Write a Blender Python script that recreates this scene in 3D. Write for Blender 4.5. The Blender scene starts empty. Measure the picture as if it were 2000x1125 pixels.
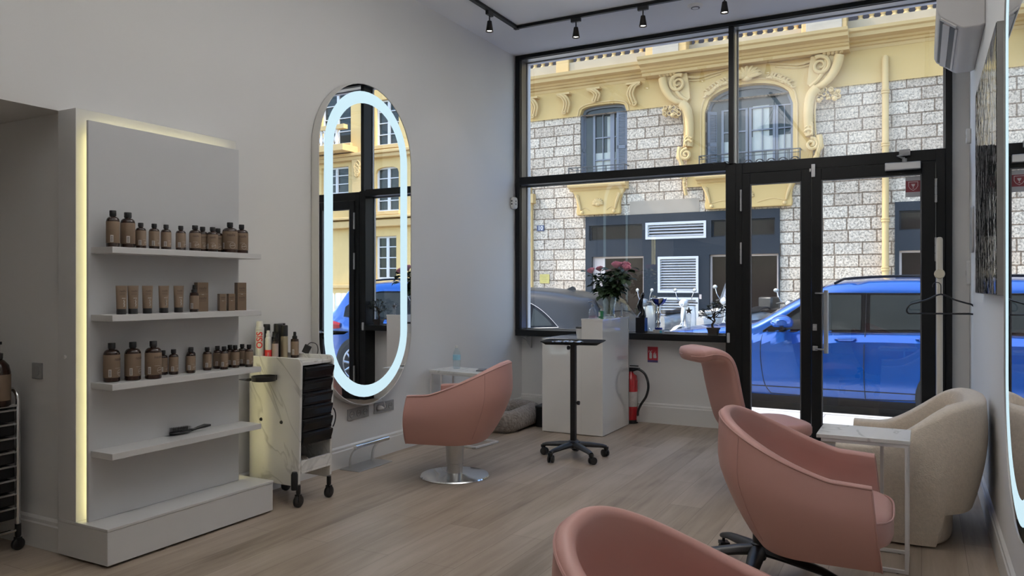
import bpy, math, random
from mathutils import Vector, Matrix

R = math.radians
PI = math.pi
SC = bpy.context.scene
COL = SC.collection
rnd = random.Random(7)

# ------------------------------------------------------------------ camera
cam_data = bpy.data.cameras.new('camera')
cam_data.sensor_width = 36.0
cam_data.lens = 27.0
cam_data.shift_y = -0.00125
cam_data.clip_start = 0.03
cam_data.clip_end = 300
cam = bpy.data.objects.new('camera', cam_data)
COL.objects.link(cam)
cam.location = (0.0, 0.0, 1.30)
cam.rotation_euler = (R(90), 0, math.atan(800 / 1500))
SC.camera = cam

# ------------------------------------------------------------------ sky, sun, exposure
SUN_EL, SUN_AZ = 50, 258          # azimuth clockwise from +Y
wd = bpy.data.worlds.new('sky')
SC.world = wd
wd.use_nodes = True
nt = wd.node_tree
sky = nt.nodes.new('ShaderNodeTexSky')
sky.sky_type = 'NISHITA'
sky.sun_disc = False
sky.sun_elevation = R(SUN_EL)
sky.sun_rotation = R(SUN_AZ)
sky.air_density = 1.0
sky.dust_density = 1.5
nt.nodes['Background'].inputs['Strength'].default_value = 0.80
hs = nt.nodes.new('ShaderNodeHueSaturation')
hs.inputs['Saturation'].default_value = 1.05
nt.links.new(sky.outputs['Color'], hs.inputs['Color'])
nt.links.new(hs.outputs['Color'], nt.nodes['Background'].inputs['Color'])
sl = bpy.data.lights.new('sun', 'SUN')
sl.energy = 5.0
sl.angle = R(1.0)
sl.color = (1.0, 0.93, 0.82)
sun = bpy.data.objects.new('sun', sl)
COL.objects.link(sun)
_az = R(SUN_AZ)
_d = Vector((math.sin(_az) * math.cos(R(SUN_EL)), math.cos(_az) * math.cos(R(SUN_EL)), math.sin(R(SUN_EL))))
sun.rotation_euler = _d.to_track_quat('Z', 'Y').to_euler()
SC.view_settings.view_transform = 'Standard'
SC.view_settings.look = 'None'
SC.view_settings.exposure = 0.0
SC.view_settings.gamma = 1.0
SC.view_settings.use_curve_mapping = False
try:
    SC.cycles.use_denoising = True
    SC.cycles.max_bounces = 10
    SC.cycles.diffuse_bounces = 5
    SC.cycles.glossy_bounces = 5
    SC.cycles.transmission_bounces = 6
    SC.cycles.transparent_max_bounces = 24
    SC.cycles.sample_clamp_indirect = 6.0
    SC.cycles.caustics_reflective = False
    SC.cycles.caustics_refractive = False
except Exception:
    pass

# ------------------------------------------------------------------ materials
_M = {}

def mat(name, col, rough=0.5, metal=0.0, coat=0.0, spec=0.5, noise=None, bump=None, emit=None, alpha=None, sheen=0.0, aniso=0):
    """Principled material; noise=(scale, amount, detail) varies the colour, bump=(scale, strength, distance)"""
    if name in _M:
        return _M[name]
    m = bpy.data.materials.new(name)
    m.use_nodes = True
    t = m.node_tree
    b = t.nodes['Principled BSDF']
    c = tuple(col) + (1,)
    b.inputs['Base Color'].default_value = c
    b.inputs['Roughness'].default_value = rough
    b.inputs['Metallic'].default_value = metal
    b.inputs['Coat Weight'].default_value = coat
    b.inputs['Coat Roughness'].default_value = 0.04
    b.inputs['Specular IOR Level'].default_value = spec
    if sheen:
        b.inputs['Sheen Weight'].default_value = sheen
    tc = None
    if noise or bump:
        tc = t.nodes.new('ShaderNodeTexCoord')
    if noise:
        n = t.nodes.new('ShaderNodeTexNoise')
        n.inputs['Scale'].default_value = noise[0]
        n.inputs['Detail'].default_value = noise[2] if len(noise) > 2 else 3
        t.links.new(tc.outputs['Object'], n.inputs['Vector'])
        mx = t.nodes.new('ShaderNodeMix')
        mx.data_type = 'RGBA'
        a = noise[1]
        mx.inputs['A'].default_value = tuple(max(0, x * (1 - a)) for x in col) + (1,)
        mx.inputs['B'].default_value = tuple(min(1, x * (1 + a)) for x in col) + (1,)
        t.links.new(n.outputs['Fac'], mx.inputs['Factor'])
        t.links.new(mx.outputs['Result'], b.inputs['Base Color'])
    if bump:
        n = t.nodes.new('ShaderNodeTexNoise')
        n.inputs['Scale'].default_value = bump[0]
        n.inputs['Detail'].default_value = 4
        t.links.new(tc.outputs['Object'], n.inputs['Vector'])
        bp = t.nodes.new('ShaderNodeBump')
        bp.inputs['Strength'].default_value = bump[1]
        bp.inputs['Distance'].default_value = bump[2] if len(bump) > 2 else 0.01
        t.links.new(n.outputs['Fac'], bp.inputs['Height'])
        t.links.new(bp.outputs['Normal'], b.inputs['Normal'])
    if emit:
        b.inputs['Emission Color'].default_value = tuple(emit[0]) + (1,)
        b.inputs['Emission Strength'].default_value = emit[1]
    _M[name] = m
    return m

def glass(name, tint=(1, 1, 1), refl=0.04, body=0.0, bodycol=(1, 1, 1), rough=0.0, top=0.9):
    """thin clear pane: see-through plus a mirror-like sheen that grows at grazing angles"""
    if name in _M:
        return _M[name]
    m = bpy.data.materials.new(name)
    m.use_nodes = True
    t = m.node_tree
    t.nodes.remove(t.nodes['Principled BSDF'])
    out = t.nodes['Material Output']
    tr = t.nodes.new('ShaderNodeBsdfTransparent')
    tr.inputs['Color'].default_value = tuple(tint) + (1,)
    gl = t.nodes.new('ShaderNodeBsdfGlossy')
    gl.inputs['Roughness'].default_value = rough
    lw = t.nodes.new('ShaderNodeLayerWeight')
    lw.inputs['Blend'].default_value = 0.5
    pw = t.nodes.new('ShaderNodeMath')
    pw.operation = 'POWER'
    pw.inputs[1].default_value = 4.5
    t.links.new(lw.outputs['Facing'], pw.inputs[0])
    ma = t.nodes.new('ShaderNodeMath')
    ma.operation = 'MULTIPLY_ADD'
    ma.inputs[1].default_value = top
    ma.inputs[2].default_value = refl
    t.links.new(pw.outputs[0], ma.inputs[0])
    mx = t.nodes.new('ShaderNodeMixShader')
    t.links.new(ma.outputs[0], mx.inputs['Fac'])
    src = tr
    if body > 0:
        df = t.nodes.new('ShaderNodeBsdfDiffuse')
        df.inputs['Color'].default_value = tuple(bodycol) + (1,)
        m2 = t.nodes.new('ShaderNodeMixShader')
        m2.inputs['Fac'].default_value = body
        t.links.new(tr.outputs[0], m2.inputs[1])
        t.links.new(df.outputs[0], m2.inputs[2])
        src = m2
    t.links.new(src.outputs[0], mx.inputs[1])
    t.links.new(gl.outputs[0], mx.inputs[2])
    t.links.new(mx.outputs[0], out.inputs['Surface'])
    _M[name] = m
    return m

def nodes_of(name, rough=0.5):
    m = bpy.data.materials.new(name)
    m.use_nodes = True
    t = m.node_tree
    b = t.nodes['Principled BSDF']
    b.inputs['Roughness'].default_value = rough
    _M[name] = m
    return m, t, b

def ramp(t, stops):
    r = t.nodes.new('ShaderNodeValToRGB')
    e = r.color_ramp.elements
    while len(e) < len(stops):
        e.new(0.5)
    for el, (p, c) in zip(e, stops):
        el.position = p
        el.color = tuple(c) + (1,)
    return r

def mat_floor():
    m, t, b = nodes_of('oak_planks', 0.42)
    L = t.links.new
    tc = t.nodes.new('ShaderNodeTexCoord')
    mp = t.nodes.new('ShaderNodeMapping')
    mp.inputs['Rotation'].default_value = (0, 0, R(90))
    L(tc.outputs['Object'], mp.inputs['Vector'])
    br = t.nodes.new('ShaderNodeTexBrick')
    br.offset = 0.37
    br.inputs['Scale'].default_value = 1
    br.inputs['Mortar Size'].default_value = 0.0012
    br.inputs['Mortar Smooth'].default_value = 0.3
    br.inputs['Brick Width'].default_value = 1.5
    br.inputs['Row Height'].default_value = 0.19
    br.inputs['Bias'].default_value = 0.0
    br.inputs['Color1'].default_value = (0, 0, 0, 1)
    br.inputs['Color2'].default_value = (1, 1, 1, 1)
    br.inputs['Mortar'].default_value = (0.5, 0.5, 0.5, 1)
    L(mp.outputs[0], br.inputs['Vector'])
    # grain streaks along the plank
    mg = t.nodes.new('ShaderNodeMapping')
    mg.inputs['Scale'].default_value = (22, 1.3, 1)
    L(tc.outputs['Object'], mg.inputs['Vector'])
    n1 = t.nodes.new('ShaderNodeTexNoise')
    n1.inputs['Scale'].default_value = 1.0
    n1.inputs['Detail'].default_value = 6
    n1.inputs['Roughness'].default_value = 0.62
    n1.inputs['Distortion'].default_value = 0.6
    L(mg.outputs[0], n1.inputs['Vector'])
    mg2 = t.nodes.new('ShaderNodeMapping')
    mg2.inputs['Scale'].default_value = (4.0, 0.9, 1)
    L(tc.outputs['Object'], mg2.inputs['Vector'])
    n2 = t.nodes.new('ShaderNodeTexNoise')
    n2.inputs['Scale'].default_value = 1.2
    n2.inputs['Detail'].default_value = 5
    n2.inputs['Distortion'].default_value = 0.8
    L(mg2.outputs[0], n2.inputs['Vector'])
    ad = t.nodes.new('ShaderNodeMath'); ad.operation = 'MULTIPLY_ADD'
    L(n1.outputs['Fac'], ad.inputs[0]); ad.inputs[1].default_value = 0.45
    m2 = t.nodes.new('ShaderNodeMath'); m2.operation = 'MULTIPLY'
    L(n2.outputs['Fac'], m2.inputs[0]); m2.inputs[1].default_value = 0.5
    L(m2.outputs[0], ad.inputs[2])
    ad2 = t.nodes.new('ShaderNodeMath'); ad2.operation = 'MULTIPLY_ADD'
    L(br.outputs['Color'], ad2.inputs[0]); ad2.inputs[1].default_value = 0.16
    L(ad.outputs[0], ad2.inputs[2])
    rp = ramp(t, [(0.30, (0.155, 0.115, 0.080)), (0.50, (0.315, 0.250, 0.190)), (0.72, (0.43, 0.355, 0.285))])
    L(ad2.outputs[0], rp.inputs['Fac'])
    mx = t.nodes.new('ShaderNodeMix'); mx.data_type = 'RGBA'
    L(br.outputs['Fac'], mx.inputs['Factor'])
    L(rp.outputs['Color'], mx.inputs['A'])
    mx.inputs['B'].default_value = (0.16, 0.12, 0.085, 1)
    L(mx.outputs['Result'], b.inputs['Base Color'])
    bp = t.nodes.new('ShaderNodeBump'); bp.inputs['Strength'].default_value = 0.12; bp.inputs['Distance'].default_value = 0.004
    L(n1.outputs['Fac'], bp.inputs['Height'])
    L(bp.outputs[0], b.inputs['Normal'])
    return m

def mat_marble(name='white_marble', base=(0.80, 0.79, 0.76), vein=(0.30, 0.29, 0.27), scale=1.6, rough=0.25):
    if name in _M:
        return _M[name]
    m, t, b = nodes_of(name, rough)
    L = t.links.new
    tc = t.nodes.new('ShaderNodeTexCoord')
    mp = t.nodes.new('ShaderNodeMapping')
    mr = t.nodes.new('ShaderNodeMapping')
    mr.inputs['Rotation'].default_value = (R(10), R(-58), R(14))
    L(tc.outputs['Object'], mr.inputs['Vector'])
    mp.inputs['Scale'].default_value = (0.7, 1.4, 2.6)
    L(mr.outputs[0], mp.inputs['Vector'])
    n = t.nodes.new('ShaderNodeTexNoise')
    n.inputs['Scale'].default_value = scale
    n.inputs['Detail'].default_value = 3
    n.inputs['Roughness'].default_value = 0.5
    n.inputs['Distortion'].default_value = 1.4
    L(mp.outputs[0], n.inputs['Vector'])
    rp = ramp(t, [(0.470, (0, 0, 0)), (0.497, (1, 1, 1)), (0.512, (0, 0, 0))])
    L(n.outputs['Fac'], rp.inputs['Fac'])
    n2 = t.nodes.new('ShaderNodeTexNoise')
    n2.inputs['Scale'].default_value = 3.0
    L(tc.outputs['Object'], n2.inputs['Vector'])
    mu = t.nodes.new('ShaderNodeMath'); mu.operation = 'MULTIPLY'
    L(rp.outputs['Color'], mu.inputs[0]); L(n2.outputs['Fac'], mu.inputs[1])
    mx = t.nodes.new('ShaderNodeMix'); mx.data_type = 'RGBA'
    mx.inputs['A'].default_value = tuple(base) + (1,)
    mx.inputs['B'].default_value = tuple(vein) + (1,)
    L(mu.outputs[0], mx.inputs['Factor'])
    L(mx.outputs['Result'], b.inputs['Base Color'])
    return m

def mat_stone(name='rough_stone', c1=(0.58, 0.485, 0.38), c2=(0.75, 0.655, 0.53), mortar=(0.26, 0.19, 0.13), bw=0.62, rh=0.295, amp=1.0):
    m, t, b = nodes_of(name, 0.85)
    L = t.links.new
    tc = t.nodes.new('ShaderNodeTexCoord')
    sx = t.nodes.new('ShaderNodeSeparateXYZ'); L(tc.outputs['Object'], sx.inputs[0])
    cx = t.nodes.new('ShaderNodeCombineXYZ'); L(sx.outputs['X'], cx.inputs['X']); L(sx.outputs['Z'], cx.inputs['Y'])
    br = t.nodes.new('ShaderNodeTexBrick')
    br.offset = 0.5; br.squash = 0.85; br.squash_frequency = 3
    br.inputs['Scale'].default_value = 1
    br.inputs['Mortar Size'].default_value = 0.018
    br.inputs['Mortar Smooth'].default_value = 0.25
    br.inputs['Brick Width'].default_value = bw
    br.inputs['Row Height'].default_value = rh
    br.inputs['Color1'].default_value = tuple(c1) + (1,)
    br.inputs['Color2'].default_value = tuple(c2) + (1,)
    br.inputs['Mortar'].default_value = tuple(mortar) + (1,)
    L(cx.outputs[0], br.inputs['Vector'])
    n = t.nodes.new('ShaderNodeTexNoise')
    n.inputs['Scale'].default_value = 21
    n.inputs['Detail'].default_value = 6
    n.inputs['Roughness'].default_value = 0.7
    n.inputs['Distortion'].default_value = 0.6
    L(tc.outputs['Object'], n.inputs['Vector'])
    rp = ramp(t, [(0.38, (0.20, 0.18, 0.15)), (0.50, (0.95, 0.93, 0.90)), (0.60, (1.35, 1.35, 1.33))])
    L(n.outputs['Fac'], rp.inputs['Fac'])
    mx = t.nodes.new('ShaderNodeMix'); mx.data_type = 'RGBA'; mx.blend_type = 'MULTIPLY'
    mx.inputs['Factor'].default_value = 0.75
    L(br.outputs['Color'], mx.inputs['A']); L(rp.outputs['Color'], mx.inputs['B'])
    L(mx.outputs['Result'], b.inputs['Base Color'])
    iv = t.nodes.new('ShaderNodeMath'); iv.operation = 'SUBTRACT'; iv.inputs[0].default_value = 1
    L(br.outputs['Fac'], iv.inputs[1])
    ad = t.nodes.new('ShaderNodeMath'); ad.operation = 'MULTIPLY_ADD'
    L(n.outputs['Fac'], ad.inputs[0]); ad.inputs[1].default_value = 1.6
    L(iv.outputs[0], ad.inputs[2])
    bp = t.nodes.new('ShaderNodeBump'); bp.inputs['Strength'].default_value = 0.9 * amp; bp.inputs['Distance'].default_value = 0.035
    L(ad.outputs[0], bp.inputs['Height'])
    L(bp.outputs[0], b.inputs['Normal'])
    return m

def mat_paving(name, c1, c2, mortar, bw, rh, rough=0.75):
    m, t, b = nodes_of(name, rough)
    L = t.links.new
    tc = t.nodes.new('ShaderNodeTexCoord')
    br = t.nodes.new('ShaderNodeTexBrick')
    br.inputs['Scale'].default_value = 1
    br.inputs['Mortar Size'].default_value = 0.006
    br.inputs['Brick Width'].default_value = bw
    br.inputs['Row Height'].default_value = rh
    br.inputs['Color1'].default_value = tuple(c1) + (1,)
    br.inputs['Color2'].default_value = tuple(c2) + (1,)
    br.inputs['Mortar'].default_value = tuple(mortar) + (1,)
    L(tc.outputs['Object'], br.inputs['Vector'])
    L(br.outputs['Color'], b.inputs['Base Color'])
    return m

def mat_picture():
    m, t, b = nodes_of('picture_print', 0.02)
    L = t.links.new
    tc = t.nodes.new('ShaderNodeTexCoord')
    mp = t.nodes.new('ShaderNodeMapping'); mp.inputs['Scale'].default_value = (1, 9, 2.2)
    L(tc.outputs['Object'], mp.inputs['Vector'])
    n = t.nodes.new('ShaderNodeTexNoise'); n.inputs['Scale'].default_value = 2.2; n.inputs['Detail'].default_value = 8
    n.inputs['Roughness'].default_value = 0.7; n.inputs['Distortion'].default_value = 1.5
    L(mp.outputs[0], n.inputs['Vector'])
    rp = ramp(t, [(0.50, (0.010, 0.010, 0.011)), (0.60, (0.05, 0.05, 0.05)), (0.66, (0.55, 0.55, 0.55))])
    L(n.outputs['Fac'], rp.inputs['Fac'])
    L(rp.outputs['Color'], b.inputs['Base Color'])
    mp2 = t.nodes.new('ShaderNodeMapping'); mp2.inputs['Scale'].default_value = (1, 9, 7)
    L(tc.outputs['Object'], mp2.inputs['Vector'])
    n2 = t.nodes.new('ShaderNodeTexNoise'); n2.inputs['Scale'].default_value = 1.0; n2.inputs['Detail'].default_value = 2; n2.inputs['Distortion'].default_value = 1.0
    L(mp2.outputs[0], n2.inputs['Vector'])
    bp = t.nodes.new('ShaderNodeBump'); bp.inputs['Strength'].default_value = 0.6; bp.inputs['Distance'].default_value = 0.005
    L(n2.outputs['Fac'], bp.inputs['Height']); L(bp.outputs[0], b.inputs['Normal'])
    return m

WALL = mat('wall_paint', (0.74, 0.735, 0.725), 0.7, noise=(1.3, 0.025), bump=(60, 0.05, 0.002))
CEIL = mat('ceiling_paint', (0.80, 0.805, 0.815), 0.8)
TRIM = mat('trim_paint', (0.70, 0.69, 0.67), 0.4)
WHITE = mat('white_laminate', (0.64, 0.635, 0.63), 0.35, noise=(2, 0.02))
GREYLAM = mat('pale_grey_laminate', (0.57, 0.575, 0.585), 0.4, noise=(2, 0.02))
BLACKAL = mat('black_aluminium', (0.010, 0.0105, 0.011), 0.35, spec=.22, noise=(3, 0.1))
BLACKPL = mat('black_plastic', (0.010, 0.010, 0.011), 0.38, noise=(8, 0.1))
BLACKGL = mat('black_gloss_plastic', (0.006, 0.006, 0.007), 0.22, spec=.3, noise=(8, 0.1))
CHROME = mat('chrome', (0.72, 0.73, 0.74), 0.10, 1.0, noise=(5, 0.03))
BRUSHED = mat('brushed_steel', (0.56, 0.56, 0.56), 0.32, 1.0, noise=(30, 0.08))
STEELPAINT = mat('grey_steel_paint', (0.42, 0.42, 0.42), 0.45, 0.3, noise=(6, 0.05))
PINK = mat('pink_leatherette', (0.55, 0.30, 0.265), 0.42, noise=(3, 0.04), bump=(180, 0.06, 0.001))
PINKD = mat('pink_piping', (0.50, 0.275, 0.245), 0.45, noise=(3, 0.04))
CREAM = mat('cream_boucle', (0.70, 0.61, 0.51), 0.95, noise=(70, 0.16, 5), bump=(150, 0.6, 0.004), sheen=0.2)
WHITEGLOSS = mat('white_gloss_panel', (0.86, 0.84, 0.81), 0.08, coat=1.0, noise=(1, 0.02))
WHITEMETAL = mat('white_metal', (0.72, 0.70, 0.69), 0.4, noise=(6, 0.03))
BROWNGLASS = mat('brown_bottle', (0.030, 0.014, 0.010), 0.12, noise=(10, 0.15))
KRAFT = mat('tan_label_paper', (0.200, 0.138, 0.090), 0.6, noise=(18, 0.10))
KRAFTBOX = mat('tan_carton', (0.180, 0.122, 0.078), 0.6, noise=(14, 0.10))
PRINTW = mat('pale_print', (0.62, 0.59, 0.56), 0.6, noise=(20, 0.05))
PRINTD = mat('dark_brown_print', (0.045, 0.028, 0.020), 0.6, noise=(20, 0.05))
MARBLE = mat_marble()
FLOORM = mat_floor()
PANE = glass('window_glass', (0.97, 0.98, 0.98), 0.07)
MIRROR = mat('mirror_glass', (0.90, 0.91, 0.92), 0.0, 1.0)
LEDW = mat('cool_led_band', (0.05, 0.06, 0.06), 0.5, emit=((0.60, 0.82, 0.91), 1.0))
LEDY = mat('warm_led_strip', (1, 0.95, 0.75), 0.4, emit=((1.0, 0.90, 0.45), 6.0))
LAMP = mat('lamp_lens', (1, 1, 1), 0.4, emit=((1.0, 0.96, 0.9), 9.0))
STONE = mat_stone()
GREYSTONE = mat_stone('grey_corner_stone', (0.34, 0.33, 0.33), (0.42, 0.41, 0.40), (0.50, 0.44, 0.34), 0.5, 0.3, 0.5)
OCHRE = mat('ochre_render', (0.55, 0.375, 0.142), 0.8, noise=(1.2, 0.05, 5), bump=(30, 0.1, 0.01))
OCHREP = mat('pale_ochre_moulding', (0.56, 0.395, 0.175), 0.8, noise=(3, 0.08, 5))
SLATE = mat('slate_blue_panel', (0.012, 0.018, 0.026), 0.55, spec=.25, noise=(1.5, 0.06))
SHUTTER = mat('grey_blue_shutter', (0.155, 0.172, 0.205), 0.5, noise=(4, 0.05))
DARKPANE = mat('dim_window_pane', (0.030, 0.038, 0.036), 0.05, spec=.3, noise=(1.5, 0.5, 2))
BROWNPANE = mat('brown_shop_pane', (0.020, 0.014, 0.011), 0.06, spec=.10, noise=(0.8, 0.4, 2))
CURTAIN = mat('net_curtain', (0.42, 0.44, 0.40), 0.9, noise=(6, 0.1))
IRON = mat('wrought_iron', (0.018, 0.020, 0.024), 0.45, noise=(6, 0.1))
GRILLE = mat('grille_white', (0.52, 0.52, 0.53), 0.5, noise=(4, 0.04))
ASPHALT = mat('asphalt', (0.12, 0.12, 0.125), 0.85, noise=(40, 0.25, 4), bump=(80, 0.4, 0.005))
SIDEWALK = mat_paving('pale_paving', (0.52, 0.51, 0.49), (0.57, 0.56, 0.54), (0.28, 0.27, 0.26), 0.9, 0.45)

# ------------------------------------------------------------------ mesh builder
class MB:
    def __init__(s):
        s.v = []; s.f = []
    def add(s, vs, fs):
        o = len(s.v)
        s.v += [tuple(p) for p in vs]
        s.f += [tuple(i + o for i in f) for f in fs]
        return s
    def box(s, x0, x1, y0, y1, z0, z1, M=None):
        vs = [(x0, y0, z0), (x1, y0, z0), (x1, y1, z0), (x0, y1, z0), (x0, y0, z1), (x1, y0, z1), (x1, y1, z1), (x0, y1, z1)]
        if M is not None:
            vs = [tuple(M @ Vector(p)) for p in vs]
        return s.add(vs, [(0, 3, 2, 1), (4, 5, 6, 7), (0, 1, 5, 4), (1, 2, 6, 5), (2, 3, 7, 6), (3, 0, 4, 7)])
    def lathe(s, prof, c=(0, 0, 0), n=24, axis='z', ry=1.0, M=None):
        """prof: [(r, z)...] bottom to top"""
        vs = []; fs = []
        for r, z in prof:
            for i in range(n):
                a = 2 * PI * i / n
                p = (r * math.cos(a), r * math.sin(a) * ry, z)
                if axis == 'x': p = (p[2], p[0], p[1])
                elif axis == 'y': p = (p[0], p[2], p[1]) if True else p
                vs.append((p[0] + c[0], p[1] + c[1], p[2] + c[2]))
        m = len(prof)
        for j in range(m - 1):
            for i in range(n):
                k = (i + 1) % n
                q = (j * n + i, j * n + k, (j + 1) * n + k, (j + 1) * n + i)
                fs.append(q if axis != 'y' else q[::-1])
        b0 = tuple(range(n)); t0 = tuple((m - 1) * n + i for i in range(n))
        fs.append(b0[::-1] if axis != 'y' else b0)
        fs.append(t0 if axis != 'y' else t0[::-1])
        if M is not None:
            vs = [tuple(M @ Vector(p)) for p in vs]
        return s.add(vs, fs)
    def cyl(s, c, r, h, n=20, axis='z', r2=None):
        return s.lathe([(r, 0), (r2 if r2 is not None else r, h)], c, n, axis)
    def sphere(s, c, r, n=14, m=9, sc=(1, 1, 1)):
        prof = []
        for j in range(m + 1):
            a = -PI / 2 + PI * j / m
            prof.append((max(1e-5, math.cos(a)), math.sin(a)))
        M = Matrix.Translation(Vector(c)) @ Matrix.Diagonal(Vector((r * sc[0], r * sc[1], r * sc[2], 1)))
        return s.lathe(prof, n=n, M=M)
    def tube(s, pts, r, n=10, closed=False, cap=True, flat=1.0, up=(0, 0, 1)):
        P = [Vector(p) for p in pts]
        N = len(P)
        rr = r if isinstance(r, (list, tuple)) else [r] * N
        vs = []; fs = []
        prev = None
        for i in range(N):
            if closed:
                d = P[(i + 1) % N] - P[i - 1]
            else:
                d = P[min(i + 1, N - 1)] - P[max(i - 1, 0)]
            if d.length < 1e-9: d = Vector((0, 0, 1))
            d.normalize()
            if prev is None:
                u = Vector(up)
                if abs(u.dot(d)) > 0.95: u = Vector((1, 0, 0))
                a = d.cross(u).normalized()
            else:
                a = prev - d * prev.dot(d)
                if a.length < 1e-6: a = d.orthogonal()
                a.normalize()
            prev = a
            b = a.cross(d).normalized()
            for k in range(n):
                t = 2 * PI * k / n
                vs.append(tuple(P[i] + (a * math.cos(t) + b * math.sin(t) * flat) * rr[i]))
        M = N if closed else N - 1
        for i in range(M):
            j = (i + 1) % N
            for k in range(n):
                l = (k + 1) % n
                fs.append((i * n + k, j * n + k, j * n + l, i * n + l))
        if not closed and cap:
            fs.append(tuple(range(n)))
            fs.append(tuple((N - 1) * n + k for k in range(n))[::-1])
        return s.add(vs, fs)
    def prism(s, poly, h0, h1, plane='xy', M=None):
        """poly in the plane, extruded along the third axis from h0 to h1"""
        n = len(poly)
        def P(a, b, h):
            return {'xy': (a, b, h), 'xz': (a, h, b), 'yz': (h, a, b)}[plane]
        vs = [P(a, b, h0) for a, b in poly] + [P(a, b, h1) for a, b in poly]
        if M is not None:
            vs = [tuple(M @ Vector(p)) for p in vs]
        fs = [tuple(range(n))[::-1], tuple(range(n, 2 * n))]
        fs += [(i, (i + 1) % n, n + (i + 1) % n, n + i) for i in range(n)]
        return s.add(vs, fs)
    def grid(s, rows, closed_u=False, closed_v=False, cap0=False, cap1=False):
        """rows: list of equal-length lists of points"""
        n = len(rows[0]); m = len(rows)
        vs = [p for r in rows for p in r]
        fs = []
        for j in range(m if closed_v else m - 1):
            for i in range(n if closed_u else n - 1):
                a = j * n + i; b = j * n + (i + 1) % n
                c = ((j + 1) % m) * n + (i + 1) % n; d = ((j + 1) % m) * n + i
                fs.append((a, b, c, d))
        if cap0: fs.append(tuple(range(n))[::-1])
        if cap1: fs.append(tuple((m - 1) * n + i for i in range(n)))
        return s.add(vs, fs)
    def mesh(s, name, m, smooth=40):
        me = bpy.data.meshes.new(name)
        me.from_pydata(s.v, [], s.f)
        me.validate()
        import bmesh
        bm = bmesh.new(); bm.from_mesh(me)
        bmesh.ops.recalc_face_normals(bm, faces=bm.faces)
        bm.to_mesh(me); bm.free()
        if smooth:
            me.shade_smooth()
            me.set_sharp_from_angle(angle=R(smooth))
        me.materials.append(m)
        return me
    def build(s, name, m, parent=None, loc=(0, 0, 0), rotz=0, bevel=0, smooth=40, subsurf=0, seg=2):
        o = bpy.data.objects.new(name, s.mesh(name, m, smooth))
        COL.objects.link(o)
        o.location = loc
        o.rotation_euler = (0, 0, rotz)
        if parent is not None: o.parent = parent
        if bevel:
            b = o.modifiers.new('bevel', 'BEVEL'); b.width = bevel; b.segments = seg; b.limit_method = 'ANGLE'; b.angle_limit = R(35)
        if subsurf:
            b = o.modifiers.new('subdivision', 'SUBSURF'); b.levels = subsurf; b.render_levels = subsurf
        return o

def thing(name, label, cat, loc=(0, 0, 0), rotz=0, group=None, kind=None):
    o = bpy.data.objects.new(name, None)
    o.empty_display_size = 0.1
    COL.objects.link(o)
    o.location = loc; o.rotation_euler = (0, 0, rotz)
    return tag(o, label, cat, group, kind)

def tag(o, label=None, cat=None, group=None, kind=None):
    if label: o['label'] = label
    if cat: o['category'] = cat
    if group: o['group'] = group
    if kind: o['kind'] = kind
    return o

def struct(o, label=None):
    o['kind'] = 'structure'
    if label: o['label'] = label
    return o

def dup(root, loc, rotz=0, label=None, group=None, scale=None):
    def cp(o, par):
        c = o.copy(); COL.objects.link(c)
        if par is not None: c.parent = par
        for ch in [k for k in bpy.data.objects if k.parent == o and k is not c]:
            cp(ch, c)
        return c
    kids = list(root.children)
    r = root.copy(); COL.objects.link(r)
    for ch in kids:
        c = ch.copy(); COL.objects.link(c); c.parent = r
        for g in list(ch.children):
            d = g.copy(); COL.objects.link(d); d.parent = c
    r.location = loc; r.rotation_euler = (0, 0, rotz)
    if scale is not None: r.scale = scale
    if label: r['label'] = label
    if group: r['group'] = group
    return r

_TXT = {}
def text_geo(txt, size=1.0, depth=0.0, align='CENTER', bold=0.0):
    """vertices and faces of a line of text lying in the xy plane, centred"""
    cu = bpy.data.curves.new('lettering', 'FONT')
    cu.body = txt; cu.size = size; cu.extrude = depth
    cu.align_x = align; cu.align_y = 'CENTER'; cu.offset = bold
    cu.resolution_u = 3
    o = bpy.data.objects.new('lettering', cu)
    COL.objects.link(o)
    bpy.context.view_layer.update()
    dg = bpy.context.evaluated_depsgraph_get()
    me = bpy.data.meshes.new_from_object(o.evaluated_get(dg))
    import bmesh
    bm = bmesh.new(); bm.from_mesh(me)
    bmesh.ops.triangulate(bm, faces=bm.faces)
    for _ in range(4):
        lg = [e for e in bm.edges if e.calc_length() > .22 * size]
        if not lg or len(bm.verts) > 3000: break
        bmesh.ops.subdivide_edges(bm, edges=lg, cuts=1)
        bmesh.ops.triangulate(bm, faces=[f for f in bm.faces if len(f.verts) > 3])
    bm.to_mesh(me); bm.free()
    vs = [tuple(v.co) for v in me.vertices]
    fs = [tuple(p.vertices) for p in me.polygons]
    bpy.data.objects.remove(o); bpy.data.curves.remove(cu); bpy.data.meshes.remove(me)
    return vs, fs

def text_flat(mb, txt, size, M, depth=0.0006, bold=0.0):
    vs, fs = text_geo(txt, size, depth, bold=bold)
    mb.add([tuple(M @ Vector(p)) for p in vs], fs)

def text_wrap(mb, txt, size, r, zc, a0, rot=0, c=(0, 0, 0), bold=0.0):
    """text wrapped round a vertical cylinder of radius r, centred on angle a0; rot turns it in its plane"""
    vs, fs = text_geo(txt, size, 0.0002, bold=bold)
    out = []
    for x, y, z in vs:
        X = x * math.cos(rot) - y * math.sin(rot); Y = x * math.sin(rot) + y * math.cos(rot)
        a = a0 + X / r
        out.append((c[0] + (r + z + 0.0004) * math.cos(a), c[1] + (r + z + 0.0004) * math.sin(a), c[2] + zc + Y))
    mb.add(out, fs)

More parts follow.
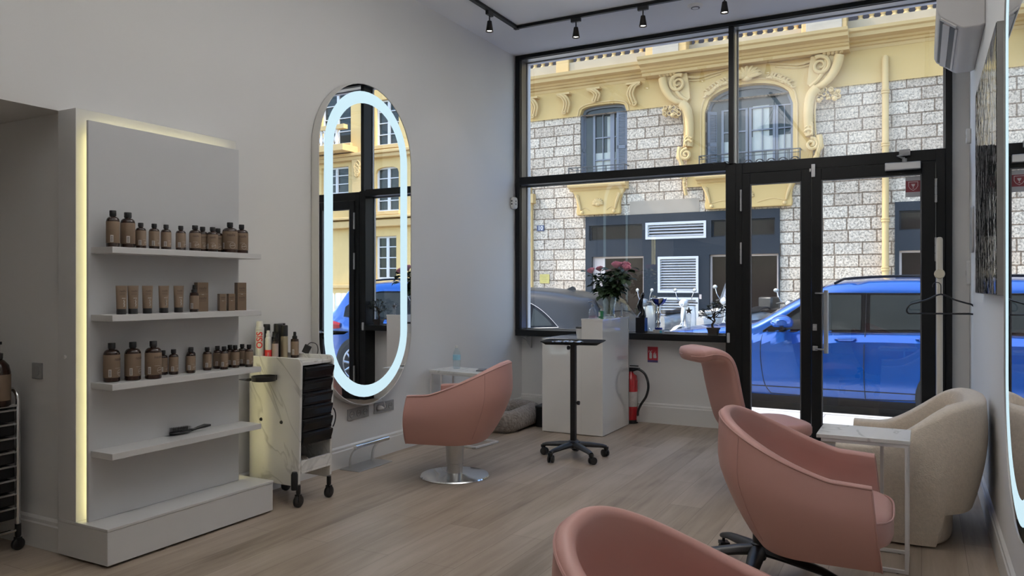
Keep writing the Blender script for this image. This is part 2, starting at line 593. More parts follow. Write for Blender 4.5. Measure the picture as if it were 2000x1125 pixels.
def patch_wrap(mb, r, z0, z1, a0, a1, n=6, th=0.0004, c=(0, 0, 0)):
    rows = []
    for z in (z0, z1):
        rows.append([(c[0] + (r + th) * math.cos(a0 + (a1 - a0) * i / n), c[1] + (r + th) * math.sin(a0 + (a1 - a0) * i / n), c[2] + z) for i in range(n + 1)])
    mb.grid(rows)

def arc(cx, cy, r, a0, a1, n):
    return [(cx + r * math.cos(R(a0 + (a1 - a0) * i / n)), cy + r * math.sin(R(a0 + (a1 - a0) * i / n))) for i in range(n + 1)]

def rrect(x0, x1, y0, y1, r, n=5):
    return arc(x1 - r, y0 + r, r, -90, 0, n) + arc(x1 - r, y1 - r, r, 0, 90, n) + arc(x0 + r, y1 - r, r, 90, 180, n) + arc(x0 + r, y0 + r, r, 180, 270, n)

def bez(p0, p1, p2, p3, n=12):
    out = []
    for i in range(n + 1):
        t = i / n; u = 1 - t
        out.append(tuple(u ** 3 * a + 3 * u * u * t * b + 3 * u * t * t * c + t ** 3 * d for a, b, c, d in zip(p0, p1, p2, p3)))
    return out

def smooth_path(pts, n=6):
    """Catmull-Rom through the points"""
    P = [Vector(p) for p in pts]
    out = []
    for i in range(len(P) - 1):
        a = P[max(i - 1, 0)]; b = P[i]; c = P[i + 1]; d = P[min(i + 2, len(P) - 1)]
        for k in range(n):
            t = k / n
            out.append(tuple(0.5 * ((2 * b) + (c - a) * t + (2 * a - 5 * b + 4 * c - d) * t * t + (3 * b - a - 3 * c + d) * t ** 3)))
    out.append(tuple(P[-1]))
    return out

def sstep(a, b, x):
    t = max(0, min(1, (x - a) / (b - a)))
    return t * t * (3 - 2 * t)

# ------------------------------------------------------------------ the room
XL, XR, YB, YF, ZC = -3.68, 0.33, -2.2, 6.95, 3.66
struct(MB().box(-5.6, 0.5, YB - .15, 7.32, -0.12, 0.0).build('floor', FLOORM, smooth=0))
struct(MB().box(-5.6, 0.5, YB - .15, 7.32, ZC, ZC + 0.22).build('ceiling', CEIL, smooth=0))
struct(MB().box(XL - .15, XL, 2.28, 7.32, 0, ZC).box(-5.6, XL, YB, 2.28, 2.15, ZC).build('wall_left', WALL, smooth=0))
struct(MB().box(-5.6, XL - .15, 2.28, 2.43, 0, 2.15).build('wall_return', WALL, smooth=0))
struct(MB().box(-5.6, -5.45, YB, 2.28, 0, 2.15).build('wall_alcove', WALL, smooth=0))
struct(MB().box(XR, XR + .15, YB, 7.32, 0, ZC).build('wall_right', WALL, smooth=0))
struct(MB().box(-5.6, 0.5, YB - .15, YB, 0, ZC).build('wall_back', WALL, smooth=0))
struct(MB().box(XL, -1.47, 7.12, 7.32, 0, 0.80).box(0.213, XR, 7.0, 7.32, 0, ZC).build('wall_front', WALL, smooth=0))

def base_profile(h=0.15):
    return [(0, 0), (0.018, 0), (0.018, h - .035), (0.013, h - .028), (0.013, h - .012), (0.006, h - .004), (0.0, h)]
def baseboard(name, hb, L, org, rz):
    mb = MB()
    mb.prism([(-a, b) for a, b in base_profile(hb or 0.155)], 0, L, 'xz')   # face towards -x, length along y
    return struct(mb.build(name, TRIM, loc=org, rotz=rz, smooth=30))
# left wall baseboard faces +x : mirror by rotating 180 about z
baseboard('baseboard_left', None, 7.12 - 2.28, (XL, 7.12, 0), R(180))
baseboard('baseboard_right', None, 7.0 - YB, (XR, YB, 0), 0)
baseboard('baseboard_front', 0.19, 2.21, (-1.47, 7.12, 0), R(90))
baseboard('baseboard_return', None, 1.7, (-3.70, 2.28, 0), R(90))
struct(MB().box(XL - .004, XL + .03, 2.262, 2.28, 0, 2.15).build('trim_corner', TRIM, smooth=0))

# ------------------------------------------------------------------ shop window
win = thing('window_1', 'tall black framed shop window facing the street', 'window', (0, 0, 0), kind='structure')
fr = MB()
D0, D1 = YF, 7.14
fr.box(-3.668, -3.618, D0, D1, 0.80, ZC)                    # left jamb
fr.box(-3.618, 0.213, D0, D1, 3.622, ZC)                    # head
fr.box(-1.520, -1.476, D0, D1, 2.38, 3.622)                 # mullion above the door
fr.box(-1.545, -1.456, D0, D1, 0.0, 2.40)                   # post beside the door
fr.box(-3.618, -1.545, D0, D1, 2.34, 2.415)                 # transom
fr.box(0.165, 0.213, D0, D1, 0.0, 3.622)                    # right jamb
fr.build('frame', BLACKAL, win, bevel=0.003)
REVEAL = mat('reveal_sheen_silver', (0.34, 0.345, 0.35), 0.28, 0.85, noise=(2.5, 0.12))  # added pale metal strips stand in for light reflected on the black reveals
MB().box(-3.612, 0.163, 6.985, 7.098, 3.6175, 3.6225).build('head_sheen', REVEAL, win, smooth=0)
MB().box(-3.6185, -3.6135, 6.985, 7.098, 0.864, 3.617).build('jamb_sheen', mat('reveal_sheen_bronze', (0.16, 0.155, 0.15), 0.3, 0.7, noise=(2.5, 0.12)), win, smooth=0)
MB().box(-1.4765, -1.4725, 6.985, 7.098, 2.394, 3.617).build('mullion_sheen', REVEAL, win, smooth=0)
MB().box(-3.668, -1.545, 6.945, D1, 0.80, 0.862).build('sill', BLACKAL, win, bevel=0.004)
for nm, (x0, x1, z0, z1) in {'a': (-3.618, -1.520, 2.415, 3.622), 'b': (-3.618, -1.545, 0.862, 2.34), 'c': (-1.476, 0.165, 2.392, 3.622)}.items():
    MB().box(x0, x1, 7.118, 7.126, z0, z1).build('pane', PANE, win, smooth=0)
    b = MB()
    w = 0.012
    b.box(x0, x0 + w, 7.10, 7.118, z0, z1).box(x1 - w, x1, 7.10, 7.118, z0, z1)
    b.box(x0 + w, x1 - w, 7.10, 7.118, z0, z0 + w).box(x0 + w, x1 - w, 7.10, 7.118, z1 - w, z1)
    b.build('glazing_bead', STEELPAINT, win, smooth=0)

# ------------------------------------------------------------------ double glass door
door = thing('door_1', 'black double glass street door', 'door', (0, 0, 0), kind='structure')
df = MB()
df.box(-1.456, -1.398, 6.94, 7.10, 0, 2.392).box(0.10, 0.165, 6.94, 7.10, 0, 2.392).box(-1.398, 0.10, 6.94, 7.10, 2.30, 2.392)
df.box(-1.456, 0.165, 6.94, 7.10, 0, 0.012)
df.build('door_frame', BLACKAL, door, bevel=0.003)
def leaf(x0, x1, g0, g1, z0=0.016, z1=2.296, gz0=0.138, gz1=2.20):
    l = MB()
    l.box(x0, g0, 6.925, 6.985, z0, z1).box(g1, x1, 6.925, 6.985, z0, z1)
    l.box(g0, g1, 6.925, 6.985, z0, gz0).box(g0, g1, 6.925, 6.985, gz1, z1)
    o = l.build('door_leaf', BLACKAL, door, bevel=0.003)
    MB().box(g0, g1, 6.952, 6.960, gz0, gz1).build('pane', PANE, o, smooth=0)
    b = MB(); w = 0.01
    b.box(g0, g0 + w, 6.93, 6.951, gz0, gz1).box(g1 - w, g1, 6.93, 6.951, gz0, gz1).box(g0 + w, g1 - w, 6.93, 6.951, gz0, gz0 + w).box(g0 + w, g1 - w, 6.93, 6.951, gz1 - w, gz1)
    b.build('glazing_bead', mat('grey_rubber', (0.10, 0.10, 0.105), 0.5, noise=(9, 0.1)), o, smooth=0)
    return o
lf = leaf(-1.396, -0.826, -1.328, -0.904)
rf = leaf(-0.822, 0.098, -0.745, 0.0)
for par, x in ((lf, -1.404), (rf, 0.100)):
    for z in ((1.965, 2.155), (1.50, 1.69), (0.20, 0.39)):
        h = MB(); n = 3
        for k in range(n):
            a = z[0] + (z[1] - z[0]) * k / n
            h.lathe([(0.009, a + .002), (0.009, a + (z[1] - z[0]) / n - .002)], (x, 6.915, 0), 12)
        h.box(x - .004, x + .004, 6.913, 6.93, z[0], z[1])
        h.build('hinge', STEELPAINT, par)
# long pull handle
hb = MB().lathe([(0.0001, 0.745), (0.019, 0.746), (0.019, 1.27), (0.0001, 1.271)], (-0.70, 6.845, 0), 20)
ho = hb.build('pull_handle', BRUSHED, rf)
for z in (0.775, 1.245):
    b = MB()
    b.tube([(-0.70, 6.848, z), (-0.70, 6.87, z), (-0.775, 6.90, z), (-0.79, 6.925, z)], 0.008, 10)
    b.build('handle_bracket', BRUSHED, ho)
MB().box(-0.812, -0.778, 6.914, 6.925, 0.93, 0.985).lathe([(0.012, 0), (0.012, .006)], (-0.795, 6.909, 0.962), 14, 'y').build('lock_plate', STEELPAINT, rf, bevel=0.003)
MB().box(-0.812, -0.772, 6.914, 6.925, 0.76, 0.80).build('lock_plate', STEELPAINT, rf, bevel=0.003)
MB().box(-0.822, -0.79, 6.905, 6.925, 2.225, 2.335).box(-0.838, -0.822, 6.91, 6.925, 2.27, 2.30).build('flush_bolt', mat('aluminium_satin', (0.6, 0.6, 0.6), 0.35, 0.8, noise=(7, .05)), rf, bevel=0.003)
cl = MB().box(-0.262, -0.005, 6.865, 6.925, 2.235, 2.295).build('door_closer', mat('aluminium_satin', (0.6, 0.6, 0.6)), rf, bevel=0.006)
a = MB().lathe([(0.018, 2.295), (0.018, 2.325)], (-0.12, 6.90, 0), 16)
a.tube([(-0.12, 6.90, 2.325), (-0.17, 6.90, 2.345), (-0.09, 6.91, 2.37)], 0.012, 8)
a.box(-0.16, -0.08, 6.90, 6.94, 2.35, 2.40)
a.build('closer_arm', STEELPAINT, cl, bevel=0.002)
# left jamb magnetic contact
MB().box(-1.53, -1.505, 6.928, 6.95, 0.80, 0.89).build('door_contact', mat('grey_plastic_pale', (0.5, 0.5, 0.5), 0.5, noise=(9, .05)), door, bevel=0.006)
# sticker on the right-hand leaf
st = MB().box(-0.115, -0.004, 6.948, 6.9515, 2.02, 2.185)
so = st.build('door_sticker', mat('sticker_grey', (0.40, 0.40, 0.42), 0.5, noise=(12, .05)), rf, smooth=0)
st = MB().box(-0.112, -0.007, 6.9472, 6.948, 2.06, 2.15)
st.build('sticker_panel', mat('sticker_red', (0.20, 0.022, 0.035), 0.5, noise=(12, .05)), so, smooth=0)
st = MB()
sh = [(-0.035, 0.036), (0.035, 0.036), (0.035, 0.0), (0.022, -0.022), (0, -0.036), (-0.022, -0.022), (-0.035, 0.0)]
shi = [(x * .88, z * .88) for x, z in sh]
for i in range(len(sh)):
    j = (i + 1) % len(sh)
    q = [sh[i], sh[j], shi[j], shi[i]]
    st.prism([(x - .0595, z + 2.106) for x, z in q], 6.9462, 6.9472, 'xz')
st.prism([(x - .0595, z + 2.106) for x, z in [(-.014, .018), (.014, .018), (.009, .002), (.002, -.004), (.002, -.014), (.009, -.018), (-.009, -.018), (-.002, -.014), (-.002, -.004), (-.009, .002)]], 6.9462, 6.9472, 'xz')
st.build('sticker_emblem', mat('sticker_white', (0.55, 0.50, 0.50), 0.5, noise=(12, .05)), so, smooth=0)

# ------------------------------------------------------------------ ceiling track and lamps
tr = thing('lighting_track', 'black track rail running round the white ceiling', 'track light rail', (-3.235, 6.15, ZC))
t = MB()
def rail(x0, x1, y0, y1):
    t.box(x0, x1, y0, y1, -0.028, -0.0005)
rail(-0.018, 3.3, -0.018, 0.018); rail(-0.018, 0.018, -7.4, -0.018); rail(3.264, 3.3, -7.4, -0.018); rail(-0.018, 3.3, -7.436, -7.4); rail(1.60, 1.636, -7.4, -1.6)
t.build('rail', BLACKAL, tr, bevel=0.003)
for _x in (0, 3.282):
    MB().box(_x - 0.022, _x + 0.022, -0.022, 0.022, -0.031, -0.028).build('corner_joint', BLACKAL, tr, bevel=0.002)

def make_spot(watt, cone, soft):
    r = thing('track_spotlight', 'x', 'spotlight', (0, 0, 0), group='spotlights on the black ceiling track')
    b = MB().box(-0.045, 0.045, -0.014, 0.014, -0.032, 0.0).lathe([(0.006, -0.085), (0.006, -0.03)], n=10)
    b.build('track_adapter', BLACKPL, r, bevel=0.003)
    b = MB().lathe([(0.012, -0.075), (0.019, -0.080), (0.022, -0.10), (0.033, -0.168), (0.030, -0.168), (0.026, -0.150), (0.001, -0.149)], n=24)
    b.build('lamp_shade', mat('bronze_black_metal', (0.025, 0.022, 0.020), 0.3, 0.6, noise=(6, .1)), r)
    MB().lathe([(0.0001, -0.158), (0.024, -0.157), (0.024, -0.150), (0.0001, -0.1495)], n=20).build('lamp_lens', LAMP, r)
    l = bpy.data.lights.new('spot_beam', 'SPOT')
    l.energy = watt; l.spot_size = R(cone); l.spot_blend = 0.5; l.shadow_soft_size = soft; l.color = (1.0, 0.955, 0.90)
    lo = bpy.data.objects.new('spot_beam', l); COL.objects.link(lo); lo.parent = r; lo.location = (0, 0, -0.175)
    return r
sp0 = make_spot(4, 80, .03)
spots = [(-3.235, 5.66, 90, 'black track spotlight on the left run of ceiling rail'),
         (-2.65, 6.15, 0, 'black track spotlight on the window-side rail, nearest the rail corner'),
         (-2.045, 6.15, 0, 'black track spotlight on the window-side rail, second from the rail corner'),
         (-1.375, 6.15, 0, 'track spotlight cut by the top of the photo above the ceiling vent')]
for i, (x, y, rz, lb) in enumerate(spots):
    if i == 0:
        sp0.location = (x, y, ZC - .028); sp0.rotation_euler = (0, 0, R(rz)); sp0['label'] = lb
    else:
        dup(sp0, (x, y, ZC - .028), R(rz), lb)
# added unseen up-lights that brighten the whole interior by washing the ceiling
def make_added_uplight(watt):
    r = thing('added_uplight', 'added unseen black bowl up-light that brightens the salon interior', 'fill lamp', (-1.3, 3.0, 2.85), 0, 'added fill up-lights')
    MB().lathe([(.001, -.09), (.07, -.085), (.16, -.04), (.21, .03), (.205, .032), (.15, -.03), (.06, -.07), (.001, -.075)], n=36).build('bowl_shade', mat('bronze_black_metal', (.025, .022, .02)), r)
    m = MB()
    for k in range(3):
        a = 2 * PI * k / 3
        m.tube([(.205 * math.cos(a), .205 * math.sin(a), .03), (.02 * math.cos(a), .02 * math.sin(a), .50), (0, 0, .81)], .003, 6)
    m.build('hanging_wire', BLACKAL, r)
    MB().lathe([(.001, -.07), (.05, -.068), (.05, -.05), (.001, -.045)], n=20).build('lamp_lens', LAMP, r)
    l = bpy.data.lights.new('fill_light', 'SPOT')
    l.energy = watt; l.spot_size = R(166); l.spot_blend = 0.35; l.shadow_soft_size = .05; l.color = (1.0, 0.975, 0.94)
    lo = bpy.data.objects.new('fill_light', l); COL.objects.link(lo); lo.parent = r; lo.location = (0, 0, 0.0); lo.rotation_euler = (PI, 0, 0)
    return r
up0 = make_added_uplight(98)
dup(up0, (-1.3, .8, 2.85))
up1 = make_added_uplight(150); up1.location = (-1.6, 4.35, 3.24)
for o in up1.children:
    if o.name.startswith('hanging_wire'): o.scale = (1, 1, .515)

vt = thing('ceiling_vent', 'round white vent on the ceiling near the window', 'ceiling vent', (-1.675, 6.41, ZC))
MB().lathe([(0.0001, -0.018), (0.045, -0.02), (0.058, -0.012), (0.066, 0.0), (0.001, 0)], n=32).build('cover', TRIM, vt)
MB().lathe([(0.030, -0.024), (0.036, -0.024), (0.036, -0.019), (0.030, -0.019)], n=28).build('vent_ring', mat('vent_grey', (0.12, 0.12, 0.125), 0.5, noise=(9, .1)), vt)
MB().lathe([(0.0001, -0.026), (0.026, -0.025), (0.028, -0.019), (0.0001, -0.0185)], n=28).build('vent_cone', TRIM, vt)

# ------------------------------------------------------------------ product display unit
un = thing('display_shelving', 'tall white back-lit product display unit with four shelves on left wall', 'shelving', (-3.68, 2.24, 0))
MB().box(0.0, 0.14, 0.0, 0.965, 0.183, 2.15).build('back_board', WHITE, un, bevel=0.002)
pl = MB().box(0.0, 0.378, 0.0, 1.02, 0.012, 0.170)
pl.build('plinth', WHITE, un, bevel=0.002)
MB().box(0.0, 0.381, -0.002, 1.022, 0.170, 0.183).build('plinth_top', WHITE, un, bevel=0.002)
MB().box(0.184, 0.20, 0.024, 0.932, 0.1835, 2.09).build('front_panel', GREYLAM, un, bevel=0.002)
MB().box(0.1405, 0.1835, 0.10, 0.86, 0.19, 2.01).build('panel_spacer', WHITE, un)
MB().box(0.164, 0.1835, 0.082, 0.090, 0.1835, 2.03).box(0.164, 0.1835, 0.082, 0.875, 2.03, 2.038).box(0.164, 0.1835, 0.867, 0.875, 0.1835, 2.03).build('led_strip', LEDY, un, smooth=0)
SHELF_Z = [1.487, 1.167, 0.845, 0.521]
for z in SHELF_Z:
    MB().box(0.20, 0.360, 0.036, 0.950, z - .030, z).build('shelf', WHITE, un, bevel=0.0015)

# ------------------------------------------------------------------ bottles
def barcode(mb_w, mb_d, r, z0, z1, a):
    patch_wrap(mb_w, r, z0, z1, a - .30 * .022 / r, a + .30 * .022 / r, 4, 0.0005)
    n = 7
    for k in range(n):
        za = z0 + (z1 - z0) * (0.08 + 0.84 * k / n)
        patch_wrap(mb_d, r, za, za + (z1 - z0) * 0.06, a - .20 * .022 / r, a + .20 * .022 / r, 3, 0.0009)

def make_bottle(name, r, h, lab, cat, grp, face=0.0, text=True, cap_r=None, ry=1.0, stamp=True):
    """face: angle at which the label front points; the barcode sits 1.25 rad clockwise of it"""
    t = thing(name, lab, cat, (0, 0, 0), group=grp)
    cr = cap_r or max(0.0125, r * 0.52)
    ch = h * 0.135
    zb = h - ch
    zs = h * 0.70
    g = MB().lathe([(r * .90, 0), (r, 0.004), (r, zs)] + [(cr * .8 + (r - cr * .8) * math.cos(k * PI / 2 / 6), zs + (zb - .006 - zs) * math.sin(k * PI / 2 / 6)) for k in range(1, 7)] + [(cr * .8, zb + .002)], n=28)
    g.build('glass_body', BROWNGLASS, t)
    l = MB().lathe([(r + .0002, h * .115), (r + .0006, h * .118), (r + .0006, h * .695), (r + .0002, h * .70)], n=28)
    lo = l.build('label_band', KRAFT, t)
    c = MB()
    for k in range(1):
        c.lathe([(cr * .96, zb - .003), (cr, zb), (cr, h - .002), (cr * .93, h)], n=26)
    c.build('cap', BLACKPL, t)
    w = MB(); d = MB()
    barcode(w, d, r + .0006, h * .14, h * .33, face - 1.05)
    if stamp:
        n = 22; a0 = face + .25; zc = h * .235; rr = r * .40
        ring = []
        for q in (1.0, 0.93):
            ring.append([((r + .0012) * math.cos(a0 + rr * q * math.cos(2 * PI * k / n) / r), (r + .0012) * math.sin(a0 + rr * q * math.cos(2 * PI * k / n) / r), zc + rr * q * math.sin(2 * PI * k / n)) for k in range(n + 1)])
        w.grid(ring)
        for k in range(4):
            patch_wrap(w, r, zc - .0025 + .001 * k, zc + .0015 + .001 * k, a0 - .30 + .16 * k, a0 - .22 + .16 * k, 2, .0012)
        patch_wrap(w, r, h * .355, h * .360, face - .45, face + .35, 5, .001)
    w.build('pale_print', PRINTW, lo, smooth=0)
    if text:
        q = MB(); text_wrap(q, 'nashi', r * 0.55, r + .0008, h * .585, face + .05)
        q.build('lettering', PRINTD, lo, smooth=0)
    d.build('barcode_bars', PRINTD, lo, smooth=0)
    return t

CAMDIR = lambda x, y: math.atan2(-y, -x)
def face_cam(x, y, turn=0.0):
    return math.atan2(-y, -x) + turn
B_TALL = make_bottle('hair_product_bottle', 0.0290, 0.176, 'x', 'bottle', 'tall bottles on the display shelves', 0, text=False, stamp=False)
B_SMALL = make_bottle('hair_product_bottle', 0.0240, 0.128, 'x', 'bottle', 'small bottles on the display shelves', 0, text=False)
B_MID = make_bottle('hair_product_bottle', 0.0290, 0.138, 'x', 'bottle', 'small bottles on the display shelves', 0)
B_FLASK = make_bottle('hair_product_bottle', 0.0400, 0.170, 'x', 'bottle', 'wide shouldered bottles on the display shelves', 0, cap_r=0.0165)
B_BIG = make_bottle('hair_product_bottle', 0.0365, 0.186, 'x', 'bottle', 'wide shouldered bottles on the display shelves', 0, cap_r=0.0165)
B_MINI = make_bottle('hair_product_bottle', 0.0225, 0.126, 'x', 'bottle', 'small bottles on the display shelves', 0, text=False)
used = set()
def put(proto, x, y, z, turn, label, grp, sc=1.0):
    rz = face_cam(x, y, turn)
    s = sc if isinstance(sc, tuple) else (sc, sc, sc)
    if proto.name not in used:
        used.add(proto.name)
        proto.location = (x, y, z); proto.rotation_euler = (0, 0, rz); proto['label'] = label; proto['group'] = grp; proto.scale = s
        return proto
    return dup(proto, (x, y, z), rz, label, grp, s)
G1 = 'bottles on the top display shelf'
z1 = SHELF_Z[0]
put(B_TALL, -3.40, 2.334, z1, .9, 'tall brown bottle standing leftmost on the top shelf', G1)
put(B_TALL, -3.40, 2.412, z1, 1.1, 'tall broad brown bottle, second from the left on the top shelf', G1, (1.12, 1.12, .985))
put(B_SMALL, -3.40, 2.482, z1, .9, 'small bottle beside the two tall ones on the top shelf', G1)
put(B_SMALL, -3.40, 2.557, z1, .9, 'small bottle, fourth from the left on the top shelf', G1, 1.01)
put(B_SMALL, -3.40, 2.626, z1, .9, 'small bottle, fifth from the left on the top shelf', G1, 1.01)
put(B_SMALL, -3.40, 2.714, z1, .75, 'small bottle standing alone mid way along the top shelf', G1, 1.01)
put(B_MID, -3.40, 2.803, z1, .1, 'rounder bottle at the left of the right-hand cluster, top shelf', G1)
put(B_MID, -3.445, 2.889, z1, .35, 'bottle half behind the rounder one, top shelf right-hand cluster', G1, (.92, .92, 1))
put(B_MID, -3.395, 2.913, z1, .0, 'front bottle in the middle of the top shelf right-hand cluster', G1, (.95, .95, .985))
put(B_MID, -3.445, 2.992, z1, .1, 'rear bottle just left of the big flask on the top shelf', G1, (.92, .92, .985))
put(B_FLASK, -3.395, 3.032, z1, .1, 'large wide flask bottle near the right end of the top shelf', G1)
put(B_FLASK, -3.405, 3.123, z1, .15, 'large flask bottle standing rightmost on the top shelf', G1, (.9, .9, .97))
G3 = 'bottles on the third display shelf'
z3 = SHELF_Z[2]
put(B_BIG, -3.425, 2.345, z3, .85, 'large brown bottle standing leftmost on the third shelf', G3)
put(B_BIG, -3.395, 2.435, z3, .85, 'large brown bottle, second from the left on the third shelf', G3)
put(B_BIG, -3.360, 2.522, z3, .6, 'large brown bottle with white round stamp, third on the third shelf', G3, (1.05, 1.05, 1.0))
put(B_MINI, -3.462, 2.655, z3, .8, 'small bottle peeping out behind the third large bottle', G3)
put(B_MINI, -3.43, 2.694, z3, .85, 'small bottle standing alone mid way along the third shelf', G3, 1.03)
put(B_MINI, -3.405, 2.780, z3, .7, 'small bottle with another hidden behind it on the third shelf', G3, 1.03)
put(B_MINI, -3.462, 2.828, z3, .7, 'small bottle almost wholly hidden, only its cap edge showing', G3, 1.03)
put(B_MINI, -3.441, 2.916, z3, .95, 'small bottle at the left of the third shelf end cluster', G3)
put(B_MINI, -3.458, 3.000, z3, .9, 'rear small bottle, leftmost of the back row, third shelf cluster', G3)
put(B_MINI, -3.395, 2.990, z3, .75, 'front small bottle second in the third shelf end cluster', G3)
put(B_MINI, -3.455, 3.085, z3, .9, 'rear small bottle in the middle of the third shelf cluster', G3)
put(B_MINI, -3.410, 3.082, z3, .85, 'front small bottle third in the third shelf end cluster', G3)
put(B_MINI, -3.440, 3.160, z3, .9, 'rear small bottle nearest the shelf end, third shelf cluster', G3)
put(B_MINI, -3.375, 3.150, z3, .8, 'small bottle standing rightmost on the third shelf', G3)

# tubes
def make_tube():
    t = thing('cream_tube', 'x', 'tube', (0, 0, 0), group='cream tubes on the second display shelf')
    rows = []
    n = 20; h0, h1 = 0.026, 0.138
    for k in range(9):
        v = k / 8
        rx = 0.022 + 0.0035 * v; ry = 0.020 * (1 - v) + 0.0012
        rows.append([(ry * math.cos(2 * PI * i / n), rx * math.sin(2 * PI * i / n), h0 + (h1 - h0) * v) for i in range(n)])
    b = MB().grid(rows, closed_u=True, cap0=True, cap1=True)
    b.build('tube_body', KRAFT, t)
    MB().lathe([(.020, 0), (.0215, .001), (.0215, .024), (.021, .0265), (.001, .0268)], n=24).build('cap', BLACKPL, t)
    d = MB(); vs, fs = text_geo('nashi', 0.013, 0.0002)
    d.add([(0.0075 + z, x + .004, 0.112 + y) for x, y, z in vs], fs)
    for k in range(3):
        d.box(.0105 - .001 * k, .0113 - .001 * k, -.010, .014, .101 - .004 * k, .1018 - .004 * k)
    d.build('dark_print', PRINTD, t, smooth=0)
    w = MB()
    w.box(.0155, .0175, -.002, .014, .076, .0785)
    for k in range(5):
        w.prism([(.004 + .002 * (k % 2), .036 + .007 * k), (.010 + .002 * (k % 2), .039 + .007 * k), (.007, .043 + .007 * k)], .0150, .0215 - .001 * k, 'yz')
    w.build('pale_print', PRINTW, t, smooth=0)
    return t
T0 = make_tube()
z2 = SHELF_Z[1]
G2 = 'cream tubes on the second display shelf'
for y, lb in ((2.378, 'tan cream tube with black cap, leftmost on the second shelf'), (2.44, 'tan cream tube nearly touching the leftmost one, second shelf'),
              (2.519, 'tan cream tube in the middle of the five on the second shelf'), (2.612, 'tan cream tube, fourth of the five on the second shelf'), (2.701, 'tan cream tube standing rightmost of the five, second shelf')):
    put(T0, -3.40, y, z2, .25, lb, G2)

def make_sprayer(name, label, r, h, capfrac, body=BROWNGLASS, lab=KRAFT, bar=True):
    t = thing(name, label, 'spray bottle', (0, 0, 0))
    zb = h * (1 - capfrac)
    MB().lathe([(r * .94, 0), (r, .003), (r, zb - .012), (r * .93, zb - .003), (r * .5, zb), (r * .45, zb + .004)], n=26).build('glass_body', body, t)
    if lab is not None:
        lo = MB().lathe([(r + .0002, h * .10), (r + .0006, h * .102), (r + .0006, zb - .018), (r + .0002, zb - .0175)], n=26).build('label_band', lab, t)
        if bar:
            w = MB(); d = MB(); barcode(w, d, r + .0006, h * .13, h * .33, -.9)
            w.build('pale_print', PRINTW, lo, smooth=0); d.build('dark_print', PRINTD, lo, smooth=0)
    MB().lathe([(r * .62, zb), (r * .62, zb + h * capfrac * .33), (r * .40, zb + h * capfrac * .42), (r * .36, h * .93), (r * .33, h), (.0005, h + .0005)], n=18).tube([(0, 0, h * .95), (r * .6, 0, h * .95)], r * .16, 8).build('spray_head', BLACKPL, t)
    return t
s = make_sprayer('spray_bottle', 'brown spray bottle in front of a carton on the second shelf', .0225, .142, .27)
s.location = (-3.395, 2.793, z2); s.rotation_euler = (0, 0, face_cam(-3.395, 2.793, .4))

def make_carton(name, label, w, d, h):
    t = thing(name, label, 'carton', (0, 0, 0), group='tan cartons on the second display shelf')
    MB().box(-d / 2, d / 2, -w / 2, w / 2, 0, h).build('carton_body', KRAFTBOX, t, bevel=.0012)
    p = MB()
    vs, fs = text_geo('nashi', w * .34, .0002)
    for zc in ((h * .80,) if h < .12 else (h * .80, h * .46)):
        p.add([(d / 2 + .0003 + z, x, zc + y) for x, y, z in vs], fs)
        for k in range(2):
            p.box(d / 2, d / 2 + .0005, -w * .3, w * .3, zc - h * .07 - k * .006, zc - h * .07 - k * .006 + .0012)
    p.build('dark_print', PRINTD, t, smooth=0)
    q = MB().box(d / 2, d / 2 + .0005, -w * .12, w * .10, h * .58, h * .58 + .0016)
    q.box(d / 2, d / 2 + .0004, -w * .46, w * .46, h * .60, h * .602)
    q.build('pale_print', PRINTW, t, smooth=0)
    return t
for (w, d, h, x, y, lb) in ((.058, .05, .156, -3.435, 2.872, 'tall tan carton behind the spray bottle on the second shelf'),
                            (.036, .036, .094, -3.395, 2.975, 'small tan carton, left of the pair on the second shelf'),
                            (.036, .036, .094, -3.395, 3.037, 'small tan carton, right of the pair on the second shelf'),
                            (.050, .05, .156, -3.405, 3.115, 'tall tan carton standing rightmost on the second shelf')):
    c = make_carton('carton', lb, w, d, h)
    c.location = (x, y, z2); c.rotation_euler = (0, 0, face_cam(x, y, .35))

# ------------------------------------------------------------------ hair brush on the lowest shelf
hb = thing('hair_brush', 'black vented hair brush lying on the lowest shelf', 'hair brush', (-3.455, 2.70, SHELF_Z[3] + .013), R(82))
rows = []
for k in range(13):
    v = k / 12; x = -.01 + .12 * v
    w = .027 * math.sqrt(max(.02, 1 - (2 * v - 1) ** 4)); 
    rows.append([(x, w * math.cos(a), .008 * math.sin(a)) for a in [2 * PI * i / 12 for i in range(12)]])
MB().grid(rows, closed_u=True, cap0=True, cap1=True).build('brush_head', BLACKPL, hb)
MB().tube([(.10, 0, 0), (.125, 0, .002), (.15, 0, .008), (.19, 0, .013), (.225, 0, .012)], [.010, .006, .008, .011, .006], 10).build('handle', BLACKPL, hb)
b = MB()
for i in range(11):
    for j in range(5):
        x = .002 + i * .0095; y = (-2 + j) * .0085
        b.tube([(x, y, .006), (x + .001, y * 1.06, .027)], .0011, 5)
b.build('bristles', BLACKPL, hb)

